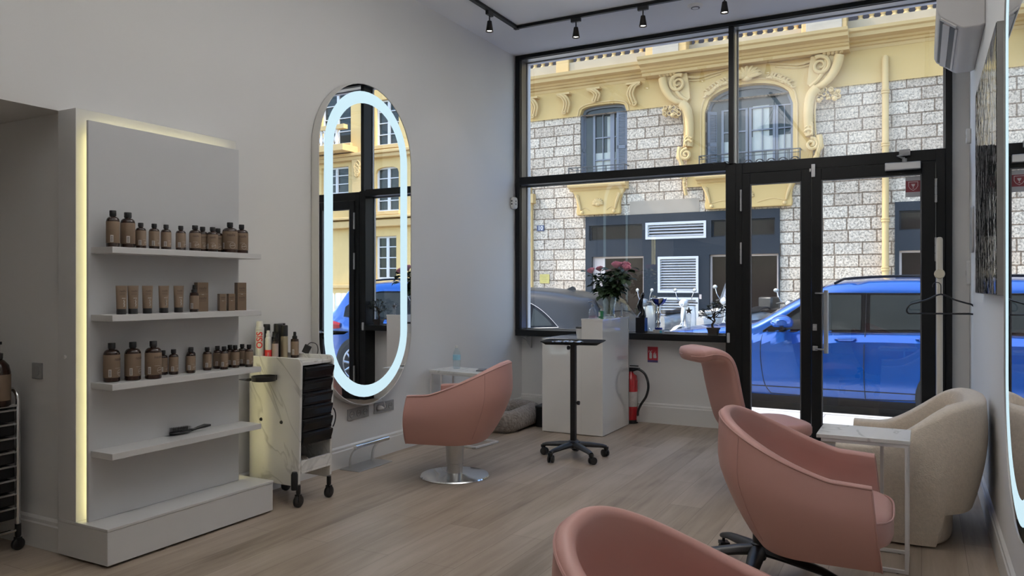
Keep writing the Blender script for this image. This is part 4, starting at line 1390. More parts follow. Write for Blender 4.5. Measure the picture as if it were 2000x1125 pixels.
def petal_ring(mb, c, r, h, n, open_, ph, tilt):
    for k in range(n):
        a0 = ph + 2 * PI * k / n
        rows = []
        for v in range(5):
            vv = v / 4
            row = []
            for u in range(6):
                uu = -1 + 2 * u / 5
                a = a0 + uu * (PI / n) * 1.35
                rad = r * (.35 + .65 * math.sin(min(1, vv * 1.15) * PI / 2)) * (1 + open_ * vv * vv) * (1 + .04 * uu * uu)
                zz = h * (vv - .12 * vv * uu * uu * 1.5)
                row.append(tuple(Vector(c) + tilt @ Vector((rad * math.cos(a), rad * math.sin(a), zz))))
            rows.append(row)
        mb.grid(rows)
leaf_r = random.Random(3)
def leaf(mb, p, d, size, rr):
    d = Vector(d).normalized()
    sidev = d.cross(Vector((rr.uniform(-.4, .4), rr.uniform(-.4, .4), 1))).normalized()
    nrm = sidev.cross(d).normalized()
    rows = []
    for v in range(6):
        vv = v / 5
        w = size * .36 * math.sin(PI * min(1, vv * .92 + .06)) ** .8
        c = Vector(p) + d * size * vv + nrm * (-.18 * size * vv * vv)
        rows.append([tuple(c + sidev * w * q + nrm * (abs(q) * w * .25)) for q in (-1, -.5, 0, .5, 1)])
    mb.grid(rows)
for i, (hx, hy, hz, sc, m, lb) in enumerate(heads):
    t = thing('rose', lb, 'rose', (VX, VY, VZ), 0, 'pink roses in the glass vase')
    top = Vector((hx, hy, hz))
    base = Vector((-.12 * hx, -.2 * hy + .01 * math.cos(i * 2), .026))
    mid = Vector((hx * .13, hy * .2, .19))
    path = smooth_path([base, mid, (mid + top) / 2 + Vector((hx * .12, 0, .0)), top], 7)
    MB().tube(path, .0032, 6).build('stem', STEM, t)
    dv = (top - Vector(path[-3])).normalized()
    tilt = Vector((0, 0, 1)).rotation_difference((dv + Vector((hx * 1.2, -.35, .5))).normalized()).to_matrix()
    b = MB()
    s_ = .0255 * sc
    petal_ring(b, top, s_ * .5, s_ * 1.95, 3, .05, .3 + i, tilt)
    petal_ring(b, top, s_ * .78, s_ * 1.95, 4, .10, i, tilt)
    petal_ring(b, top, s_ * 1.02, s_ * 1.8, 5, .18, .5 + i, tilt)
    petal_ring(b, top, s_ * 1.15, s_ * 1.5, 5, .34, .9 + i, tilt)
    b.build('bloom', m, t, smooth=60)
    f = MB()
    for q in range(40):
        v = leaf_r.uniform(.40, .97) if q < 30 else leaf_r.uniform(.45, .62)
        pt = Vector(path[int(v * (len(path) - 1))])
        a = leaf_r.uniform(0, 2 * PI)
        out = Vector((math.cos(a), math.sin(a), leaf_r.uniform(-.5, .5)))
        st = pt + out * leaf_r.uniform(.01, .075)
        leaf(f, st, out + Vector((0, 0, -.2)), leaf_r.uniform(.045, .085), leaf_r)
        f.tube([pt, st], .0012, 4)
    f.build('foliage', LEAF, t, smooth=60)

# small things on the counter
pb = thing('pump_bottle', 'clear bottle of pink liquid standing by the vase on the counter', 'bottle', (-2.70, 6.66, .8405))
MB().lathe([(.036, 0), (.038, .005), (.038, .20), (.030, .245), (.014, .265), (.014, .275), (.0005, .276)], n=24).build('bottle_body', glass('clear_pet', (.95, .96, .98), .06, .05, (.8, .85, .9)), pb)
MB().lathe([(.0365, .004), (.0365, .19), (.0005, .191)], n=24).build('liquid', glass('pink_liquid', (.93, .80, .86), .03, .30, (.62, .42, .52)), pb)
MB().lathe([(.016, .272), (.016, .295), (.006, .30), (.005, .325), (.0005, .326)], n=14).tube([(0, 0, .322), (-.045, 0, .318)], .006, 8).build('pump', mat('grey_pump', (.35, .36, .38), .4, noise=(8, .05)), pb)
gb = thing('hand_gel', 'small green and white bottle on the raised counter end', 'bottle', (-2.60, 6.62, 1.0205))
MB().box(-.022, .022, -.014, .014, 0, .058).build('bottle_body', mat('green_bottle', (.03, .22, .09), .3, noise=(8, .1)), gb, bevel=.004)
MB().box(-.0225, -.004, -.0145, .0145, .008, .048).build('label_band', TRIM, gb)
MB().lathe([(.010, .058), (.010, .078), (.0005, .079)], n=14).build('cap', TRIM, gb)
sg = thing('sign_holder', 'small clear acrylic sign stand at the window end of the counter', 'sign holder', (-2.445, 6.74, 1.0205), R(-62))
MB().box(-.05, .05, -.002, .002, 0.003, .12).box(-.05, .05, -.03, .03, 0, .003).build('acrylic_panel', glass('acrylic', (.96, .97, .98), .10, .04, (.85, .9, .95)), sg)
f = MB().box(-.05, -.047, -.0026, .0026, .003, .12).box(.047, .05, -.0026, .0026, .003, .12).box(-.05, .05, -.0026, .0026, .117, .12)
f.build('acrylic_edge', mat('bright_edge', (.6, .62, .65), .2, noise=(8, .05)), sg)
cp = thing('coffee_cup', 'white paper coffee cup with black lid on the low counter', 'cup', (-2.672, 6.285, .8405))
MB().lathe([(.026, 0), (.036, .094), (.0005, .0945)], n=26).build('cup_body', TRIM, cp)
MB().lathe([(.0385, .090), (.0385, .098), (.034, .106), (.033, .108), (.0005, .107)], n=26).build('lid', BLACKPL, cp)
# ------------------------------------------------------------------ tray stand
ts = thing('tray_stand', 'black rolling tool tray stand in the middle of the floor', 'tray stand', (-2.335, 5.37, 0))
Rt = .255
MB().box(-.0195, .0195, -.0195, .0195, .11, .862).build('pole', BLACKPL, ts, bevel=.003)
MB().lathe([(.035, .075), (.05, .085), (.05, .125), (.03, .135)], n=24).build('hub', BLACKPL, ts)
for k in range(5):
    a = R(-62) + R(-28.07) + 2 * PI * k / 5 + R(54)
    c, s = math.cos(a), math.sin(a)
    lo = MB().tube([(c * .02, s * .02, .105), (c * .12, s * .12, .098), (c * (Rt - .03), s * (Rt - .03), .085), (c * Rt, s * Rt, .076)], [.034, .029, .022, .019], 10, flat=.7).build('leg', BLACKPL, ts)
    cs = MB(); M = Matrix.Translation((c * Rt, s * Rt, 0)) @ Matrix.Rotation(a + .5 * k, 4, 'Z')
    cs.lathe([(.007, .04), (.019, .062), (.019, .078)], n=12, M=M)
    for sx in (-.014, .014):
        vv = MB().lathe([(.021, -.009), (.028, -.006), (.028, .006), (.021, .009)], (0, 0, 0), 20, 'x')
        cs.add([tuple(M @ Vector((p[0] + sx, p[1] + .012, p[2] + .0285))) for p in vv.v], vv.f)
    cs.build('caster', BLACKPL, lo)
for z, sx in ((.835, -1), (.42, 1)):
    k_ = MB(); k_.lathe([(.0005, 0), (.006, .001), (.006, .012), (.016, .014), (.016, .030), (.0005, .031)], n=7, axis='x')
    if sx < 0: k_.v = [(-p[0], p[1], p[2]) for p in k_.v]
    k_.v = [(p[0] + sx * .019, p[1], p[2] + z) for p in k_.v]
    k_.build('clamp_knob', BLACKPL, ts)
MB().box(-.05, .05, -.05, .05, .858, .866).build('tray_bracket', BLACKPL, ts)
tm = MB()
outl = [rrect(-.195 - o, .195 + o, -.135 - o, .135 + o, .02 + o) for o in (0, .025, .038, .036, .022, -.004)]
zz = [.866, .882, .886, .890, .888, .871]
rows = [[(x, y, z) for x, y in o] for o, z in zip(outl, zz)]
tm.grid(rows, closed_u=True, cap0=True, cap1=True)
tray = tm.build('tray', mat('black_matt_tray', (.010, .010, .010), .75, spec=.2, noise=(8, .1)), ts, rotz=R(14))
tx, ty, tz = -2.335, 5.37, .8715
SIL = mat('silver_wrap', (.55, .56, .57), .25, .6, noise=(16, .2))
for i, (x, y, a, lb) in enumerate(((-.09, -.03, 40, 'silver comb packet lying at the left of the black tray'), (.0, .01, 20, 'crumpled silver foil strip in the middle of the black tray'))):
    p = thing('foil_packet', lb, 'packet', (tx + x, ty + y, tz), R(a))
    rows = [[(-.075 + .15 * u / 8, -.022 + .044 * v / 4, .008 + .006 * math.sin(u * 1.9 + v) + .006 * math.sin(v / 4 * PI)) for u in range(9)] for v in range(5)]
    m = MB().grid(rows); m.grid([[(q[0], q[1], 0.0005) for q in r] for r in rows]); m.build('packet_body', SIL, p)
b = thing('round_brush', 'small black bristle brush lying on the black tray', 'brush', (tx - .02, ty + .05, tz + .016), R(15))
mb = MB().tube([(-.16, 0, -.006), (-.05, 0, 0), (-.045, 0, 0)], [.006, .008, .006], 10)
mb.build('handle', BLACKPL, b)
mb = MB().tube([(-.045, 0, 0), (.05, 0, 0)], .009, 12)
for q in range(150):
    a = q * 2.4; x = -.043 + .09 * q / 150
    mb.tube([(x, .008 * math.cos(a), .008 * math.sin(a)), (x, .016 * math.cos(a), .016 * math.sin(a))], .0008, 3)
mb.build('bristles', BLACKPL, b)

# ------------------------------------------------------------------ window ledge: trophies and bonsai
LZ = .8625
g = thing('statuette', 'black figure trophy on a square black block on the window ledge', 'trophy', (-2.352, 7.03, LZ))
MB().box(-.045, .045, -.045, .045, 0, .145).build('block_base', BLACKGL, g, bevel=.002)
fig = [(0, 0, .145, .040), (.008, 0, .17, .036), (.012, 0, .20, .022), (-.002, 0, .235, .019), (-.012, 0, .265, .026), (-.006, 0, .30, .022), (.004, 0, .325, .012), (.010, 0, .345, .016), (.014, 0, .365, .016), (.016, 0, .382, .006)]
MB().tube(smooth_path([f_[:3] for f_ in fig], 4), [fig[min(len(fig) - 1, int(k / 4))][3] * (1 - (k % 4) / 4) + fig[min(len(fig) - 1, int(k / 4) + 1)][3] * (k % 4) / 4 for k in range((len(fig) - 1) * 4 + 1)], 14).tube(smooth_path([(-.01, 0, .30), (-.035, .0, .26), (-.02, 0, .215), (.022, 0, .19), (.034, 0, .15)], 5), .010, 10).build('figure', BLACKGL, g)
tp = thing('cup_trophy', 'silver trophy with blue bowl on the window ledge', 'trophy', (-2.185, 7.03, LZ))
SILV = mat('trophy_silver', (.74, .74, .74), .12, 1.0, noise=(8, .05)); TBLUE = mat('trophy_blue', (.01, .03, .28), .15, .5, noise=(8, .1))
MB().box(-.045, .045, -.03, .03, 0, .035).build('base_block', mat('grey_marble_block', (.45, .44, .42), .3, noise=(9, .2)), tp, bevel=.002)
MB().lathe([(.034, .035), (.034, .052), (.02, .055)], n=24).build('base_ring', TBLUE, tp)
MB().lathe([(.018, .055), (.014, .08), (.022, .10), (.013, .125), (.016, .16), (.024, .19), (.012, .215), (.017, .235), (.010, .25), (.020, .262)], n=24).build('stem', SILV, tp)
MB().lathe([(.014, .262), (.040, .272), (.062, .295), (.075, .325), (.072, .325), (.058, .298), (.001, .275)], n=28).build('bowl', TBLUE, tp)
m = MB()
for k in range(5):
    a0 = 2 * PI * k / 5
    rows = []
    for rr, z in ((.0415, .272), (.0635, .295), (.0765, .325)):
        rows.append([(rr * math.cos(a0 + q * .11), rr * math.sin(a0 + q * .11), z) for q in range(6)])
    m.grid(rows)
m.lathe([(.0755, .322), (.078, .325), (.0755, .330), (.072, .326)], n=28)
m.build('bowl_band', SILV, tp)
MB().box(.02, .042, -.032, -.0305, .005, .028).build('base_plaque', mat('cyan_plaque', (.08, .42, .62), .3, noise=(9, .1)), tp)
sp = thing('star_trophy', 'slim glass award with a grey star on the window ledge', 'trophy', (-1.897, 7.03, LZ))
ACR = glass('award_glass', (.93, .95, .96), .10, .10, (.8, .84, .86))
MB().box(-.034, .034, -.025, .025, 0, .045).build('base_block', ACR, sp, bevel=.002)
MB().prism([(-.014, .045), (.014, .045), (.022, .19), (-.022, .19)], -.008, .008, 'xz').build('column', ACR, sp, bevel=.002)
star = [(.036 * (1 if k % 2 == 0 else .42) * math.sin(PI * k / 5), .215 + .036 * (1 if k % 2 == 0 else .42) * math.cos(PI * k / 5)) for k in range(10)]
MB().prism(star, -.007, .007, 'xz').build('star', mat('pewter_star', (.22, .22, .23), .3, .8, noise=(9, .1)), sp)
bn = thing('bonsai', 'small bonsai tree in a dark pot on the window ledge', 'bonsai', (-1.672, 7.03, LZ))
MB().prism(rrect(-.048, .048, -.036, .036, .006), 0, .008).grid([[(x * s_, y * s_, z) for x, y in rrect(-.05, .05, -.038, .038, .008)] for s_, z in ((.80, .0), (1.0, .05), (1.12, .05), (1.12, .064), (1.0, .064), (.92, .05))], closed_u=True, cap0=True, cap1=True).build('pot', mat('dark_pot', (.035, .030, .026), .45, noise=(9, .2)), bn)
BARK = mat('bonsai_bark', (.05, .035, .025), .8, noise=(30, .3)); BLEAF = mat('bonsai_leaf', (.045, .055, .035), .6, noise=(20, .3))
tb = MB(); fl_ = MB(); rr = random.Random(11)
trunk = smooth_path([(0, 0, .055), (-.012, 0, .09), (.012, .004, .13), (-.004, 0, .165), (.01, 0, .20)], 5)
tb.tube(trunk, [.011 - .0055 * k / (len(trunk) - 1) for k in range(len(trunk))], 8)
tips = [(-.10, .01, .175), (-.085, -.02, .215), (-.04, .02, .245), (0, 0, .275), (.03, -.02, .26), (.075, .02, .245), (.11, 0, .225), (.13, .02, .19), (.06, -.02, .205), (-.05, -.01, .15)]
for i, tpnt in enumerate(tips):
    st = Vector(trunk[min(len(trunk) - 1, 8 + i % 12)])
    e = Vector(tpnt)
    pth = smooth_path([st, st.lerp(e, .5) + Vector((0, 0, .018 * (-1) ** i)), e], 5)
    tb.tube(pth, [.0055 - .0033 * k / (len(pth) - 1) for k in range(len(pth))], 6)
    for q in range(22):
        c = e + Vector((rr.gauss(0, .020), rr.gauss(0, .018), rr.gauss(.004, .011)))
        leaf(fl_, c, (rr.uniform(-1, 1), rr.uniform(-1, 1), rr.uniform(-.1, .6)), rr.uniform(.018, .030), rr)
tb.build('trunk', BARK, bn); fl_.build('foliage', BLEAF, bn, smooth=60)

# bracket under the ledge corner, sensor, fire point
br = thing('wall_bracket', 'folded white metal bracket in the corner below the window', 'bracket', (-3.60, 7.10, .70))
MB().box(-.07, .05, -.10, .0, .085, .098).prism([(-.02, .085), (.05, .085), (.05, -.03), (.035, -.03)], -.02, -.012, 'xz').tube([(-.06, -.08, .09), (-.03, -.06, .075), (.0, -.03, .05), (.02, -.01, .0)], .006, 8).build('bracket_body', mat('white_bracket', (.45, .45, .45), .4, noise=(8, .08)), br, bevel=.002)
sn = thing('alarm_sensor', 'white rounded alarm sensor with two dots on the left wall edge', 'sensor', (XL + .0005, 6.90, 2.15))
MB().prism(rrect(-.045, .045, -.060, .060, .03), 0, .045, 'yz').build('case', TRIM, sn, bevel=.012)
for z in (.018, -.012):
    MB().lathe([(.009, 0), (.009, .0462)], n=14, axis='x', c=(0, .0, z)).build('sensor_eye', BLACKPL, sn)
    MB().lathe([(.008, -.047), (.008, 0)], n=14, axis='y', c=(.022, .0, z)).build('sensor_eye', BLACKPL, sn)
sg = thing('fire_sign', 'red fire extinguisher sign on the low wall under the window', 'sign', (-2.270, 7.12, .651))
MB().box(-.0505, .0505, -.003, 0, -.074, .074).build('sign_plate', mat('sign_red', (.50, .018, .035), .35, noise=(6, .05)), sg)
w = MB()
w.prism(rrect(-.033, -.008, -.038, .018, .006), -.0038, -.003, 'xz')
w.prism([(-.026, .018), (-.015, .018), (-.015, .028), (-.026, .028)], -.0038, -.003, 'xz')
w.tube([(-.02, -.0034, .03), (-.036, -.0034, .036), (-.038, -.0034, .02)], .0025, 6)
w.tube([(-.014, -.0034, .032), (-.006, -.0034, .040)], .003, 6)
for dx, h_ in ((.012, .030), (.022, .046), (.032, .026)):
    w.prism([(dx - .005, -.034), (dx + .004, -.034), (dx + .006, -.02), (dx + .001, -.004 + h_ * .3), (dx + .004, h_ - .012), (dx - .004, h_ * .4), (dx - .007, -.012)], -.0038, -.003, 'xz')
w.build('pictogram', mat('sign_white', (.68, .66, .66), .4, noise=(6, .03)), sg, smooth=0)
MB().box(-.0505, .0505, -.0036, -.003, -.074, -.053).build('sign_strip', mat('sign_blue', (.06, .05, .16), .4, noise=(6, .05)), sg)
fx = thing('fire_extinguisher', 'red fire extinguisher with black hose beside the counter', 'fire extinguisher', (-2.455, 7.02, 0))
MB().lathe([(.062, 0), (.066, .01), (.066, .40), (.055, .45), (.025, .475), (.022, .49), (.0005, .49)], n=30).build('cylinder', mat('extinguisher_red', (.42, .012, .018), .25, coat=.5, noise=(6, .05)), fx)
MB().lathe([(.0662, .16), (.0668, .161), (.0668, .30), (.0662, .301)], n=30).build('label_band', mat('extinguisher_label', (.55, .5, .48), .5, noise=(24, .3)), fx)
MB().lathe([(.068, 0), (.070, .004), (.070, .03), (.066, .034)], n=30).build('foot_ring', BLACKPL, fx)
MB().lathe([(.020, .485), (.020, .52)], n=16).box(-.015, .09, -.012, .012, .515, .527).box(-.01, .075, -.010, .010, .54, .549).build('valve_head', BLACKPL, fx, bevel=.002)
MB().tube(smooth_path([(.02, -.02, .50), (.09, -.03, .515), (.155, -.035, .47), (.185, -.035, .37), (.165, -.035, .27), (.115, -.035, .19), (.085, -.035, .12), (.082, -.03, .05)], 6), .0115, 10).build('hose', BLACKPL, fx)
MB().lathe([(.013, .02), (.015, .05), (.013, .08)], (.082, -.03, 0), 12).build('nozzle', mat('nozzle_grey', (.4, .4, .4), .4, noise=(8, .1)), fx)

# ------------------------------------------------------------------ coat stand and hanger
co = thing('coat_stand', 'white coat stand post with a round disc by the glass door', 'coat stand', (.117, 6.50, 0))
WOODW = mat('cream_wood', (.68, .63, .53), .45, noise=(6, .05))
MB().lathe([(.17, 0), (.172, .006), (.165, .014), (.03, .018), (.0005, .018)], n=40).build('base_disc', WOODW, co)
MB().lathe([(.0215, .016), (.0215, 1.645), (.019, 1.66), (.010, 1.667), (.0005, 1.668)], n=22).build('post', WOODW, co)
MB().lathe([(.0005, -.036), (.030, -.035), (.036, -.028), (.036, -.022)], (0, 0, 1.395), 28, 'y').build('peg_disc', mat('pale_wood_peg', (.66, .60, .45), .45, noise=(6, .05)), co)
hg = thing('coat_hanger', 'black velvet clothes hanger hooked on the coat stand', 'hanger', (.125, 6.455, 1.17), R(12))
pts = [(0, 0, .075), (.03, 0, .066), (.09, 0, .035), (.16, 0, .012), (.20, 0, .0), (.222, 0, -.025), (.228, 0, -.05), (.215, 0, -.068), (.19, 0, -.068)]
L = smooth_path(pts, 5)
full = L + [(-x, y, z) for x, y, z in L[::-1]]
mb = MB().tube(full, .0062, 8, closed=False).tube([(-.19, 0, -.068), (.19, 0, -.066)], .0055, 8)
mb.tube([(0, 0, .07), (0, 0, .135)], .003, 8).tube([(.028 * math.cos(a) - .028, 0, .135 + .028 * math.sin(a)) for a in [R(0 + 20 * k) for k in range(11)]], .0028, 8)
mb.build('hanger_body', BLACKPL, hg)

# ------------------------------------------------------------------ air conditioner
ac = thing('air_conditioner', 'white wall-mounted air conditioner high on the right wall', 'air conditioner', (XR, 5.26, 2.83))
prof = [(0, .01), (0, .34), (-.19, .34), (-.225, .325), (-.245, .29), (-.25, .20), (-.25, .12), (-.236, .09), (-.135, .012), (-.115, .0), (-.03, .0)]
ACW = mat('air_con_white', (.62, .61, .61), .4, noise=(4, .02))
MB().prism(prof, 0, 1.10, 'xz').build('case', ACW, ac, bevel=.006)
b = MB()
A = Vector((-.242, 0, .085)); Bq = Vector((-.17, 0, .003))
def sl(t, h): return (-.236 + .101 * t - .61 * h, .09 - .078 * t - .79 * h)
MB().prism([sl(.02, 0), sl(.02, .004), sl(.98, .004), sl(.98, 0)], .05, 1.05, 'xz').build('outlet_panel', mat('air_con_grey', (.42, .42, .44), .4, noise=(4, .03)), ac)
MB().prism([sl(.08, .004), sl(.08, .0055), sl(.30, .0055), sl(.30, .004)], .07, 1.03, 'xz').prism([sl(.62, .004), sl(.62, .0055), sl(.86, .0055), sl(.86, .004)], .07, 1.03, 'xz').build('air_slot', BLACKPL, ac)
MB().prism([sl(.30, .004), sl(.28, .016), sl(.60, .010), sl(.60, .004)], .06, 1.04, 'xz').build('louvre', ACW, ac)
MB().prism([sl(.88, .004), sl(.88, .010), sl(.98, .008), sl(.98, .004)], .06, 1.04, 'xz').build('louvre', ACW, ac)
m = MB().prism([sl(.1, 0), sl(.1, .007), sl(.9, .007), sl(.9, 0)], .01, .045, 'xz')
m.build('display_strip', TRIM, ac)

# ------------------------------------------------------------------ picture and small things on the right wall
pc = thing('framed_picture', 'black and white canvas picture with thick grey edge on the right wall', 'picture', (XR, 3.93, 1.262))
MB().box(-.042, -.001, 0, 1.46, 0, 1.19).build('canvas_frame', mat('grey_canvas_edge', (.26, .255, .25), .6, noise=(30, .08)), pc, bevel=.002)
MB().box(-.0445, -.042, .004, 1.456, .004, 1.186).build('print', mat_picture(), pc, smooth=0)
def wallbox(name, label, cat, y, z, w, h, d, m):
    t = thing(name, label, cat, (XR, y, z))
    MB().prism(rrect(-w / 2, w / 2, -h / 2, h / 2, min(w, h) * .25), -d, 0, 'yz').build('case', m, t, bevel=.004)
    MB().box(-d - .001, -d, -w * .2, w * .2, -h * .1, h * .1).build('front_mark', SOCKG, t)
    return t
wallbox('wall_sensor', 'small white sensor on the right wall below the air conditioner', 'sensor', 6.76, 2.44, .06, .11, .032, TRIM)
wallbox('wall_sensor', 'small white switch box on the right wall beside the coat hanger', 'switch', 6.86, 1.405, .07, .19, .028, TRIM)
wallbox('wall_notice', 'narrow grey notice holder on the right wall above the coat hanger', 'notice', 6.42, 1.71, .17, .33, .018, STEELPAINT)

# ------------------------------------------------------------------ drawer trolley in the alcove
dt = thing('drawer_trolley', 'chrome framed trolley of black drawers cut off at the left edge', 'trolley', (-4.135, 2.03, 0))
x1 = .195; y1 = .17
for y in (-y1, y1):
    pth = [(-x1, y, .09), (-x1, y, .74)] + [(-x1 + .05 - .05 * math.cos(a), y, .74 + .05 * math.sin(a)) for a in [R(22.5 * k) for k in range(1, 5)]] + [(x1 - .05 + .05 * math.sin(a), y, .74 + .05 * math.cos(a)) for a in [R(22.5 * k) for k in range(0, 5)]] + [(x1, y, .09)]
    MB().tube(pth, .0105, 10).build('side_frame', CHROME, dt)
for x in (-x1, x1):
    MB().tube([(x, -y1, .715), (x, y1, .715)], .008, 8).tube([(x, -y1, .10), (x, y1, .10)], .008, 8).build('cross_bar', CHROME, dt)
MB().box(-x1 + .01, x1 - .01, -y1, y1, .70, .716).build('top_shelf', BLACKPL, dt, bevel=.003)
for k in range(8):
    z = .635 - .069 * k
    dm = MB().box(-x1 + .014, x1 - .014, -y1 + .005, y1 - .005, z, z + .055)
    d_ = dm.build('drawer', BLACKPL, dt, bevel=.006)
    MB().tube([(x1 - .002, -y1, z + .058), (x1 - .002, y1, z + .058)], .0065, 8).tube([(-x1, -y1 - .004, z + .058), (x1, -y1 - .004, z + .058)], .0065, 8).build('drawer_rail', CHROME, d_)
for x in (-x1, x1):
    for y in (-y1, y1):
        make_caster(dt, x, y, .030)
pbm = thing('pump_bottle', 'large brown pump bottle with tan label on the alcove trolley', 'bottle', (-3.975, 2.125, .7165), face_cam(-3.975, 2.125))
MB().lathe([(.050, 0), (.054, .005), (.054, .165), (.046, .20), (.028, .222), (.020, .228), (.020, .238)], n=28).build('glass_body', BROWNGLASS, pbm)
lo = MB().lathe([(.0542, .03), (.0546, .031), (.0546, .155), (.0542, .156)], n=28).build('label_band', KRAFT, pbm)
w = MB(); d = MB(); barcode(w, d, .0546, .045, .085, -.7); w.build('pale_print', PRINTW, lo, smooth=0); d.build('dark_print', PRINTD, lo, smooth=0)
MB().lathe([(.022, .232), (.022, .258), (.009, .262), (.009, .30), (.017, .302), (.017, .315), (.0005, .316)], n=18).tube([(0, 0, .309), (.02, -.045, .305)], .008, 8).build('pump', BLACKPL, pbm)

# ------------------------------------------------------------------ street
GZ = -0.20
struct(MB().box(-26, 26, 7.32, 8.75, GZ - .1, -.055).build('sidewalk_near', SIDEWALK, smooth=0))
struct(MB().box(-26, 26, 8.75, 16.9, GZ - .2, GZ).build('street_road', ASPHALT, smooth=0))
struct(MB().box(-26, 26, 16.9, 20.0, GZ - .1, GZ + .12).build('sidewalk_far', SIDEWALK, smooth=0))
struct(MB().box(-26, 26, 8.75, 8.87, GZ - .05, -.05).build('kerb_near', mat('kerb_stone', (.55, .54, .52), .8, noise=(6, .1)), smooth=0))

BY = 20.0
def arch_z(x, xa, xb, spring, top, p):
    t = (2 * x - xa - xb) / (xb - xa)
    return spring + (top - spring) * max(0, 1 - abs(t) ** p) ** (1 / p)

def facade(x0, x1, z0, z1, openings, y, depth):
    """wall sheet with real reveals; openings: (xa, xb, zb, spring, top, p)"""
    mb = MB()
    xs = {x0, x1}
    for o in openings:
        n = 20
        xs |= {o[0] + (o[1] - o[0]) * k / n for k in range(n + 1)} if o[4] > o[3] else {o[0], o[1]}
    xs = sorted(x for x in xs if x0 - 1e-6 <= x <= x1 + 1e-6)
    def q(xa, xb, za0, za1, zb0, zb1):
        mb.add([(xa, y, za0), (xb, y, zb0), (xb, y, zb1), (xa, y, za1)], [(0, 1, 2, 3)])
    for i in range(len(xs) - 1):
        a, b = xs[i], xs[i + 1]
        mid = (a + b) / 2
        ops = sorted([o for o in openings if o[0] - 1e-6 <= mid <= o[1] + 1e-6], key=lambda o: o[2])
        la, lb = z0, z0
        for o in ops:
            zb = max(z0, o[2])
            if zb > la + 1e-6: q(a, b, la, zb, lb, zb)
            ta = min(z1, arch_z(a, *o[:2], o[3], o[4], o[5])) if o[4] > o[3] else min(z1, o[4])
            tb = min(z1, arch_z(b, *o[:2], o[3], o[4], o[5])) if o[4] > o[3] else min(z1, o[4])
            if ta < z1 or tb < z1:
                mb.add([(a, y, ta), (b, y, tb), (b, y + depth, tb), (a, y + depth, ta)], [(0, 1, 2, 3)])
            la, lb = ta, tb
        if la < z1 - 1e-6 or lb < z1 - 1e-6: q(a, b, la, z1, lb, z1)
    for o in openings:
        for xx in (o[0], o[1]):
            za, zb = max(z0, o[2]), min(z1, o[3])
            if zb > za: mb.add([(xx, y, za), (xx, y, zb), (xx, y + depth, zb), (xx, y + depth, za)], [(0, 1, 2, 3)])
        if o[2] > z0: mb.add([(o[0], y, o[2]), (o[1], y, o[2]), (o[1], y + depth, o[2]), (o[0], y + depth, o[2])], [(0, 1, 2, 3)])
    # solid back and sides
    mb.add([(x0, y, z0), (x0, y, z1), (x0, y + depth, z1), (x0, y + depth, z0)], [(0, 1, 2, 3)])
    mb.add([(x1, y, z0), (x1, y, z1), (x1, y + depth, z1), (x1, y + depth, z0)], [(0, 1, 2, 3)])
    mb.add([(x0, y, z1), (x1, y, z1), (x1, y + depth, z1), (x0, y + depth, z1)], [(0, 1, 2, 3)])
    return mb

bd = thing('stone_building', 'stone and ochre building with ornate mouldings across the street', 'building', (0, 0, 0))
W1 = (-8.49, -7.10, 4.15, 6.10, 6.36, 3.2)
W2 = (-4.96, -2.79, 4.15, 5.82, 6.42, 2.3)
W0 = (-12.3, -10.9, 4.15, 6.10, 6.36, 3.2)
SH1 = (-8.31, -3.11, -.2, 3.25, 3.25, 2)
SH2 = (-.55, 4.4, -.2, 3.27, 3.27, 2)
DR = (-13.0, -10.25, -.2, 3.0, 3.9, 2.2)
BAYX0, BAYX1 = -5.42, -2.34
facade(-14.5, 5.2, -.2, 6.12, [W1, W2, W0, SH1, SH2, DR], BY, .35).build('stone_wall', STONE, bd, smooth=0)
facade(-14.5, 5.2, 6.10, 6.92, [W1, W2, W0], BY - .04, .39).build('plaster_band', OCHRE, bd, smooth=0)
# raised plaster surround of the bay window
sur = facade(-5.42, -2.34, 3.9, 6.92, [(-4.96, -2.79, 3.0, 5.82, 6.42, 2.3)], BY - .10, .12)
sur.build('bay_surround', OCHRE, bd, smooth=0)
mb = MB()
for w, off, y0, th in ((W1, .06, -.05, .022), (W2, .10, -.105, .026), (W0, .06, -.05, .022)):
    pts = []
    for k in range(41):
        t = -1 + 2 * k / 40
        xa, xb = w[0] - off, w[1] + off
        x = (xa + xb) / 2 + t * (xb - xa) / 2
        pts.append((x, BY + y0, arch_z(x, xa, xb, w[3], w[4] + off, w[5])))
    if w is W2: pts = [(pts[0][0], BY + y0, 4.2)] + pts + [(pts[-1][0], BY + y0, 4.2)]
    mb.tube(pts, th, 8)
mb.build('arch_moulding', OCHREP, bd)
# cornices
def cornice(x0, x1, dy, dz, name='cornice'):
    p = [(BY, 6.86), (BY - .05, 6.86), (BY - .07, 6.93), (BY - .12, 6.95), (BY - .14, 7.0), (BY - .19, 7.01), (BY - .22, 7.06), (BY - .40, 7.09), (BY - .42, 7.17), (BY - .48, 7.20), (BY - .50, 7.27), (BY, 7.30)]
    p = [(y - (dy if y < BY else 0), z + dz) for y, z in p]
    return MB().prism(p, x0, x1, 'yz').build(name, OCHREP, bd, smooth=25)
cornice(-14.5, -6.55, 0, 0); cornice(-6.55, -1.50, .32, .02); cornice(-1.50, 5.2, 0, 0.05)
